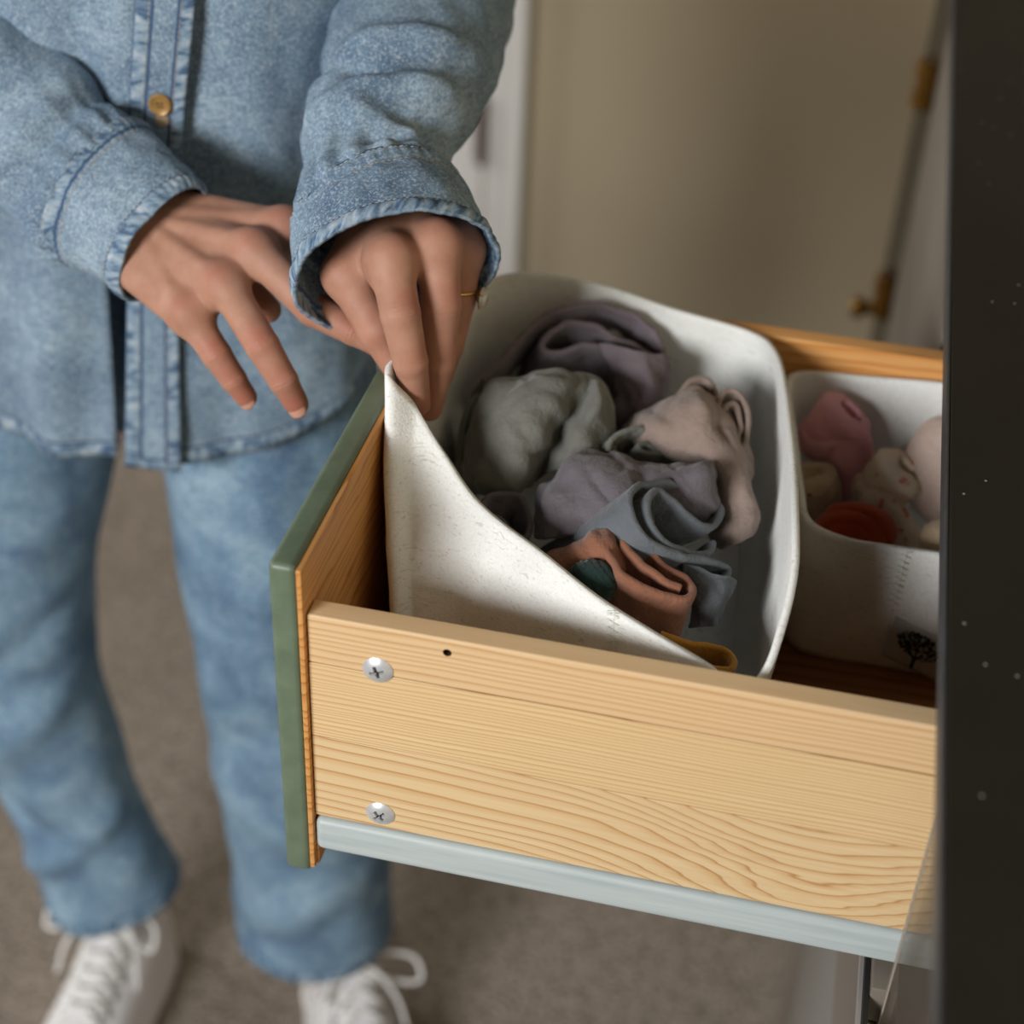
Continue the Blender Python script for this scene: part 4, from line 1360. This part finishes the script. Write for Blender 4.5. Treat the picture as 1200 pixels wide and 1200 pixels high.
pl['label'] = 'stitched button placket'
solidify(pl, 0.0026, 0.0)
fr = np.array([0, -1.0, 0])
for w_ in (3, 10):
    stitches('stitching', pg[:, w_, :] + fr * .0016, shirt, m_stitch2 if w_ == 10 else m_stitch)


def button_at(z):
    j = int(round((z + .0125) / .55 * (npl - 1)))
    c0 = pg[j, nw // 2]; n0 = norm(np.cross(pg[j, nw // 2 + 2] - pg[j, nw // 2 - 2], pg[j + 2, nw // 2] - pg[j - 2, nw // 2])); n0 = n0 if n0[1] < 0 else -n0
    b_ = lathe('button', [(0.0066, 0.001), (0.0072, 0.002), (0.0072, 0.0034), (0.0062, 0.0042), (0.0046, 0.0036), (0.002, 0.0034)], c0, n0, m_button, shirt, 24)
    for k in range(4):
        a = k * math.pi / 2 + .78
        u_ = norm(np.cross(n0, [0, 0, 1])); w2_ = np.cross(n0, u_)
        p_ = c0 + .0017 * (math.cos(a) * u_ + math.sin(a) * w2_)
        lathe('thread_hole', [(0.0006, 0.0030), (0.0006, 0.0040)], p_, n0, m_dark, shirt, 8)
    q_ = c0 - np.array([0, 0, .0105]) + n0 * .0008
    lathe('buttonhole', [(0.0042, 0.0), (0.0042, 0.0012), (0.002, .0016)], q_, n0, m_stitch2, shirt, 16)


zb_ = float(PY(187, 107, 0.325)[2])
button_at(zb_)
button_at(zb_ + .095)


def arm(path_px, rad, squash, hint, cuff_len, label, seed, folds, extra=()):
    """sleeve plus turned cuff; path runs from the cuff opening up the arm"""
    path = np.array([P(*q) for q in path_px] + [np.asarray(e, float) for e in extra])
    rad = np.asarray(rad, float)
    # split off the cuff
    full = catmull(path, 300); d = np.r_[0, np.cumsum(np.linalg.norm(np.diff(full, axis=0), axis=1))]
    kk = np.interp(np.linspace(0, 1, 300), np.linspace(0, 1, len(path)), rad)
    ic = int(np.searchsorted(d, cuff_len)); i0 = int(np.searchsorted(d, cuff_len - .006))
    # cuff
    def cd(g, a, v):
        return (.0011 * ridge(v, .0055, .004) + .0011 * ridge(v, cuff_len - .0035, .0045) - .0008 * ridge(v, .0115, .0014) - .0007 * ridge(v, cuff_len - .0115, .0014)
                + .0006 * np.sin(a * 46 + seed) * (ridge(v, .006, .006) + ridge(v, cuff_len - .005, .007)) + .0022 * fbm(g * 24 + seed, 3) + .0012 * fbm(g * 70 + seed, 2))
    gc_, uvc, dc, fr_ = pipe(full[:ic + 1:3], kk[:ic + 1:3], kk[:ic + 1:3] * squash, 150, 60, hint, cd)
    cu = mesh_obj('cuff', gc_.reshape(-1, 3), grid_faces(60, 150, True), m_cuff, shirt, uv=uvc.reshape(-1, 2))
    cu['label'] = label + ' cuff'
    solidify(cu, 0.0024, 0.0)
    L = fr_[3]
    for jj, m_ in ((int(.0115 / cuff_len * 59), m_stitch), (int((cuff_len - .012) / cuff_len * 59), m_stitch2), (int((cuff_len - .0015) / cuff_len * 59), m_stitch)):
        ln = gc_[jj] + dc[jj] * .0014
        stitches('stitching', np.vstack([ln, ln[:1]]), shirt, m_)
    # sleeve
    def sd(g, a, v):
        e = np.zeros_like(v)
        for (v0, a0, w, aw, h, sl) in folds:
            da = (a - a0 + np.pi) % (2 * np.pi) - np.pi
            e += h * np.exp(-((v - v0 - sl * da) / w) ** 2) * np.exp(-(da / aw) ** 2)
        gather = .0022 * np.sin(a * 17 + 3 * fbm(g * 12 + seed, 2)) * np.exp(-v / .03)
        return e + gather + .006 * fbm(g * 11 + seed, 3) * np.clip(v / .04, 0.1, 1) + .0012 * fbm(g * 60 + seed, 2)
    gs, uvs_, ds, _ = pipe(full[i0::4], kk[i0::4] * .985, kk[i0::4] * squash * .985, 170, 150, hint, sd)
    sl_ = mesh_obj('sleeve', gs.reshape(-1, 3), grid_faces(150, 170, True), m_sleeve, shirt, uv=uvs_.reshape(-1, 2))
    sl_['label'] = label + ' sleeve'
    solidify(sl_, 0.0016, -1.0)
    return cu, sl_


arm([(194, 286, 0.983), (150, 248, 0.994), (88, 203, 1.010), (20, 140, 1.032), (-70, 70, 1.065)], [.0410, .0455, .0505, .060, .066, .066, .066, .058], 0.70, UP, 0.062,
    'creased light denim', 1.7,
    [(0.012, 4.2, .008, 1.4, .007, .004), (0.030, 5.4, .010, 1.2, -.008, .012), (0.05, 4.4, .012, 1.3, .010, -.014), (0.075, 3.6, .012, 1.0, -.010, .014), (.095, 4.9, .014, 1.1, .012, .01)],
    extra=(elbow_a + np.array([-.02, .03, .02]), (-0.418, 0.415, 0.40), (-0.345, 0.438, 0.475)))
arm([(465, 322, 0.908), (451, 266, 0.926), (434, 211, 0.946), (459, 140, 0.982), (487, 66, 1.02), (502, -15, 1.07)], [.0580, .0530, .0415, .0505, .0570, .060, .062, .064, .056], 0.86, RT, 0.055,
    'soft light denim', 5.3,
    [(0.010, 4.7, .006, 1.2, .006, .004), (0.022, 5.3, .007, .8, -.006, .012), (0.036, 4.9, .009, .8, .008, -.012), (0.050, 5.6, .009, .8, -.009, .020), (0.066, 5.0, .010, .8, .011, .018), (.084, 4.0, .008, .9, -.007, -.02), (.10, 4.8, .010, 1.0, .010, .02)],
    extra=(elbow_b + np.array([-.005, .045, .045]), (-0.070, 0.450, 0.42), (-0.165, 0.438, 0.475)))

# jeans


def leg(px_rows, radii, seed, folds):
    path = np.array([PY(x, y, Y) for x, y, Y in px_rows][::-1]); rad = np.array(radii[::-1])
    def jd(g, a, v):
        e = np.zeros_like(v)
        for (v0, a0, w, aw, h, sl) in folds:
            da = (a - a0 + np.pi) % (2 * np.pi) - np.pi
            e += h * np.exp(-((v - v0 - sl * da) / w) ** 2) * np.exp(-(da / aw) ** 2)
        return e + .010 * fbm(g * np.array([7, 7, 5.]) + seed, 3) + .0012 * ridge(v, .016, .003)
    return pipe(path, rad, rad * .92, 120, 150, (1, 0, 0), jd)


gl_, uvl, _, _ = leg([(60, 330, .43), (10, 560, .425), (14, 750, .415), (64, 900, .415), (105, 985, .42), (127, 1036, .42)],
                   [.085, .084, .075, .067, .069, .070], 2.2,
                   [(.10, 4.7, .02, 1.2, .012, .03), (.16, 4.2, .022, 1.2, -.010, -.04), (.26, 4.9, .03, 1.1, .014, .05), (.33, 4.4, .02, 1.3, -.012, .05), (.38, 4.9, .02, 1.2, .012, -.03)])
jeans = mesh_obj('jeans', gl_.reshape(-1, 3), grid_faces(150, 120, True), m_jeans, person, uv=uvl.reshape(-1, 2))
jeans['label'] = 'light blue straight leg jeans'
solidify(jeans, 0.0022, -1.0)
gr_, uvr, _, _ = leg([(280, 330, .43), (318, 540, .425), (330, 700, .42), (348, 880, .42), (360, 985, .42), (367, 1083, .42)],
                   [.088, .088, .083, .079, .077, .0765], 7.7,
                   [(.08, 4.4, .025, 1.2, .008, .03), (.2, 4.9, .03, 1.2, .010, -.03), (.3, 4.3, .03, 1.2, -.010, .04)])
lg = mesh_obj('trouser_leg', gr_.reshape(-1, 3), grid_faces(150, 120, True), m_jeans, jeans, uv=uvr.reshape(-1, 2))
solidify(lg, 0.0022, -1.0)
pv = catmull(np.array([(-0.285, 0.43, z_) for z_ in (-.02, .02, .06, .10, .14)]), 40)
gp_, uvp, _, _ = pipe(pv[::4], np.linspace(.158, .145, 10), np.linspace(.082, .080, 10), 120, 40, (1, 0, 0), lambda g, a, v: .004 * fbm(g * 9, 2))
hp = mesh_obj('jeans_seat', gp_.reshape(-1, 3), grid_faces(40, 120, True), m_jeans, jeans, uv=uvp.reshape(-1, 2) + 0.1)
for G in (gl_, gr_):
    ia = int(120 * 0.56)
    tube('side_seam', np.array([G[j, ia] * 1.0 for j in range(0, 150, 2)]) + np.array([0, -.0008, 0]), .0014, m_jeans, jeans, 6)

# sneakers
m_canvas = plain('white_canvas', lin(226, 224, 224), 0.85, 0, 0.2, var=0.04, scale=200)
m_rubber = plain('white_rubber', lin(232, 230, 228), 0.5, 0, 0.4)
m_lace = plain('white_lace', lin(236, 234, 230), 0.85, 0, 0.2)
m_eyelet = plain('steel_eyelet', lin(150, 150, 150), 0.3, 0.9)


def shoe(heel, yaw, label, bow_side):
    heel = np.asarray(heel, float)
    fwd = np.array([math.sin(yaw), -math.cos(yaw), 0]); sd = np.array([math.cos(yaw), math.sin(yaw), 0]); up_ = np.array([0, 0, 1.0])
    W = lambda l, s, h: heel + fwd * l + sd * s + up_ * h
    # cross sections along the foot: (length, half width, height of the top, centre shift)
    sec = [(-.008, .012, .060), (-.004, .026, .100), (.012, .036, .120), (.035, .040, .128), (.06, .041, .122), (.085, .042, .104), (.11, .043, .088), (.14, .045, .076), (.17, .0465, .066), (.20, .045, .056), (.225, .038, .048), (.242, .026, .040), (.250, .010, .030)]
    L = catmull(np.array([(a, b, c_) for a, b, c_ in sec]), 60)
    nu_ = 36; v = []
    for l, hw, ht in L:
        for i in range(nu_):
            a = math.pi * i / (nu_ - 1)
            x = math.cos(a); y = math.sin(a)
            v.append(W(l, hw * np.sign(x) * abs(x) ** .55 * (1 - .30 * y ** 3 * min(1, ht / .1)), .012 + (ht - .012) * y ** .72))
    sh = mesh_obj('shoe', v, grid_faces(60, nu_, False), m_canvas, person)
    sh['label'] = label
    solidify(sh, .002, 0)
    # sole
    n_ = 80; v = []
    ctr = []
    for i in range(n_):
        a = 2 * math.pi * i / n_
        l = .122 - math.cos(a) * .138
        hw = float(np.interp(l, [s_[0] for s_ in sec], [s_[1] for s_ in sec])) + .004
        hw = max(hw, .004) if -.012 < l < .256 else .004
        ctr.append((l, math.copysign(hw, math.sin(a)) * min(1, abs(math.sin(a)) * 2.2 + .0)))
    for h_, gsc in ((0.0, .98), (.003, 1.0), (.024, 1.0), (.027, .985)):
        for l, s_ in ctr: v.append(W(.122 + (l - .122) * gsc, s_ * gsc, h_))
    f = grid_faces(4, n_, True); f.append(tuple(range(n_))[::-1]); f.append(tuple(3 * n_ + i for i in range(n_)))
    mesh_obj('sole', v, f, m_rubber, sh)
    top_at = lambda l: float(np.interp(l, L[:, 0], L[:, 2])); hw_at = lambda l: float(np.interp(l, L[:, 0], L[:, 1]))
    # tongue, laces, eyelets
    v = []
    for j in range(14):
        l = .048 + j / 13 * .105
        for i in range(7):
            x = (i / 6 - .5) * 2
            v.append(W(l - (.012 if j == 0 else 0), x * .020, top_at(l) + .0035 + (.014 if j == 0 else 0) - abs(x) ** 2 * .006))
    tg_ = mesh_obj('tongue', v, grid_faces(14, 7, False), m_canvas, sh); solidify(tg_, .003, 0)
    prev = None
    for k in range(6):
        l = .060 + k * .0165
        for s_ in (-1, 1):
            lathe('eyelet', [(.0026, -.001), (.0038, .001), (.0026, .002)], W(l, s_ * .0235, top_at(l) - .002), norm(up_ + sd * s_ * .5 + fwd * .3), m_eyelet, sh, 12)
        pts = [W(l, -.0235, top_at(l) + .001), W(l + .004, -.01, top_at(l) + .008), W(l + .010, .01, top_at(l) + .007), W(l + .0165, .0235, top_at(l + .0165) + .001)]
        tube('lace', catmull(pts, 12), .0024, m_lace, sh, 8)
        pts = [W(l, .0235, top_at(l) + .001), W(l + .004, .01, top_at(l) + .011), W(l + .010, -.01, top_at(l) + .009), W(l + .0165, -.0235, top_at(l + .0165) + .001)]
        tube('lace', catmull(pts, 12), .0024, m_lace, sh, 8)
    for s_ in (-1, 1):
        c0 = W(.062, s_ * .004, top_at(.06) + .010)
        sc_ = 1.25 if s_ == bow_side else .9
        lp = [c0, c0 + sd * s_ * .022 * sc_ + up_ * .010, c0 + sd * s_ * .048 * sc_ - up_ * .002 + fwd * .006, c0 + sd * s_ * .050 * sc_ - up_ * .022 + fwd * .020, c0 + sd * s_ * .028 * sc_ - up_ * .016 + fwd * .016, c0]
        tube('lace_bow', catmull(lp, 30), .0025, m_lace, sh, 8)
        te = [c0, c0 + sd * s_ * .018 + fwd * .012, c0 + sd * s_ * .034 + fwd * .035 - up_ * .02, c0 + sd * s_ * .040 + fwd * .05 - up_ * .05]
        tube('lace', catmull(te, 16), .0022, m_lace, sh, 8)
    return sh


shoe((-0.372, 0.470, ZF), -0.02, 'white canvas lace up sneaker on the left of the picture', -1)
shoe((-0.150, 0.455, ZF), 0.55, 'white canvas lace up sneaker under the drawer', 1)

for o in list(bpy.data.objects):
    if '_loc' in o: del o['_loc']
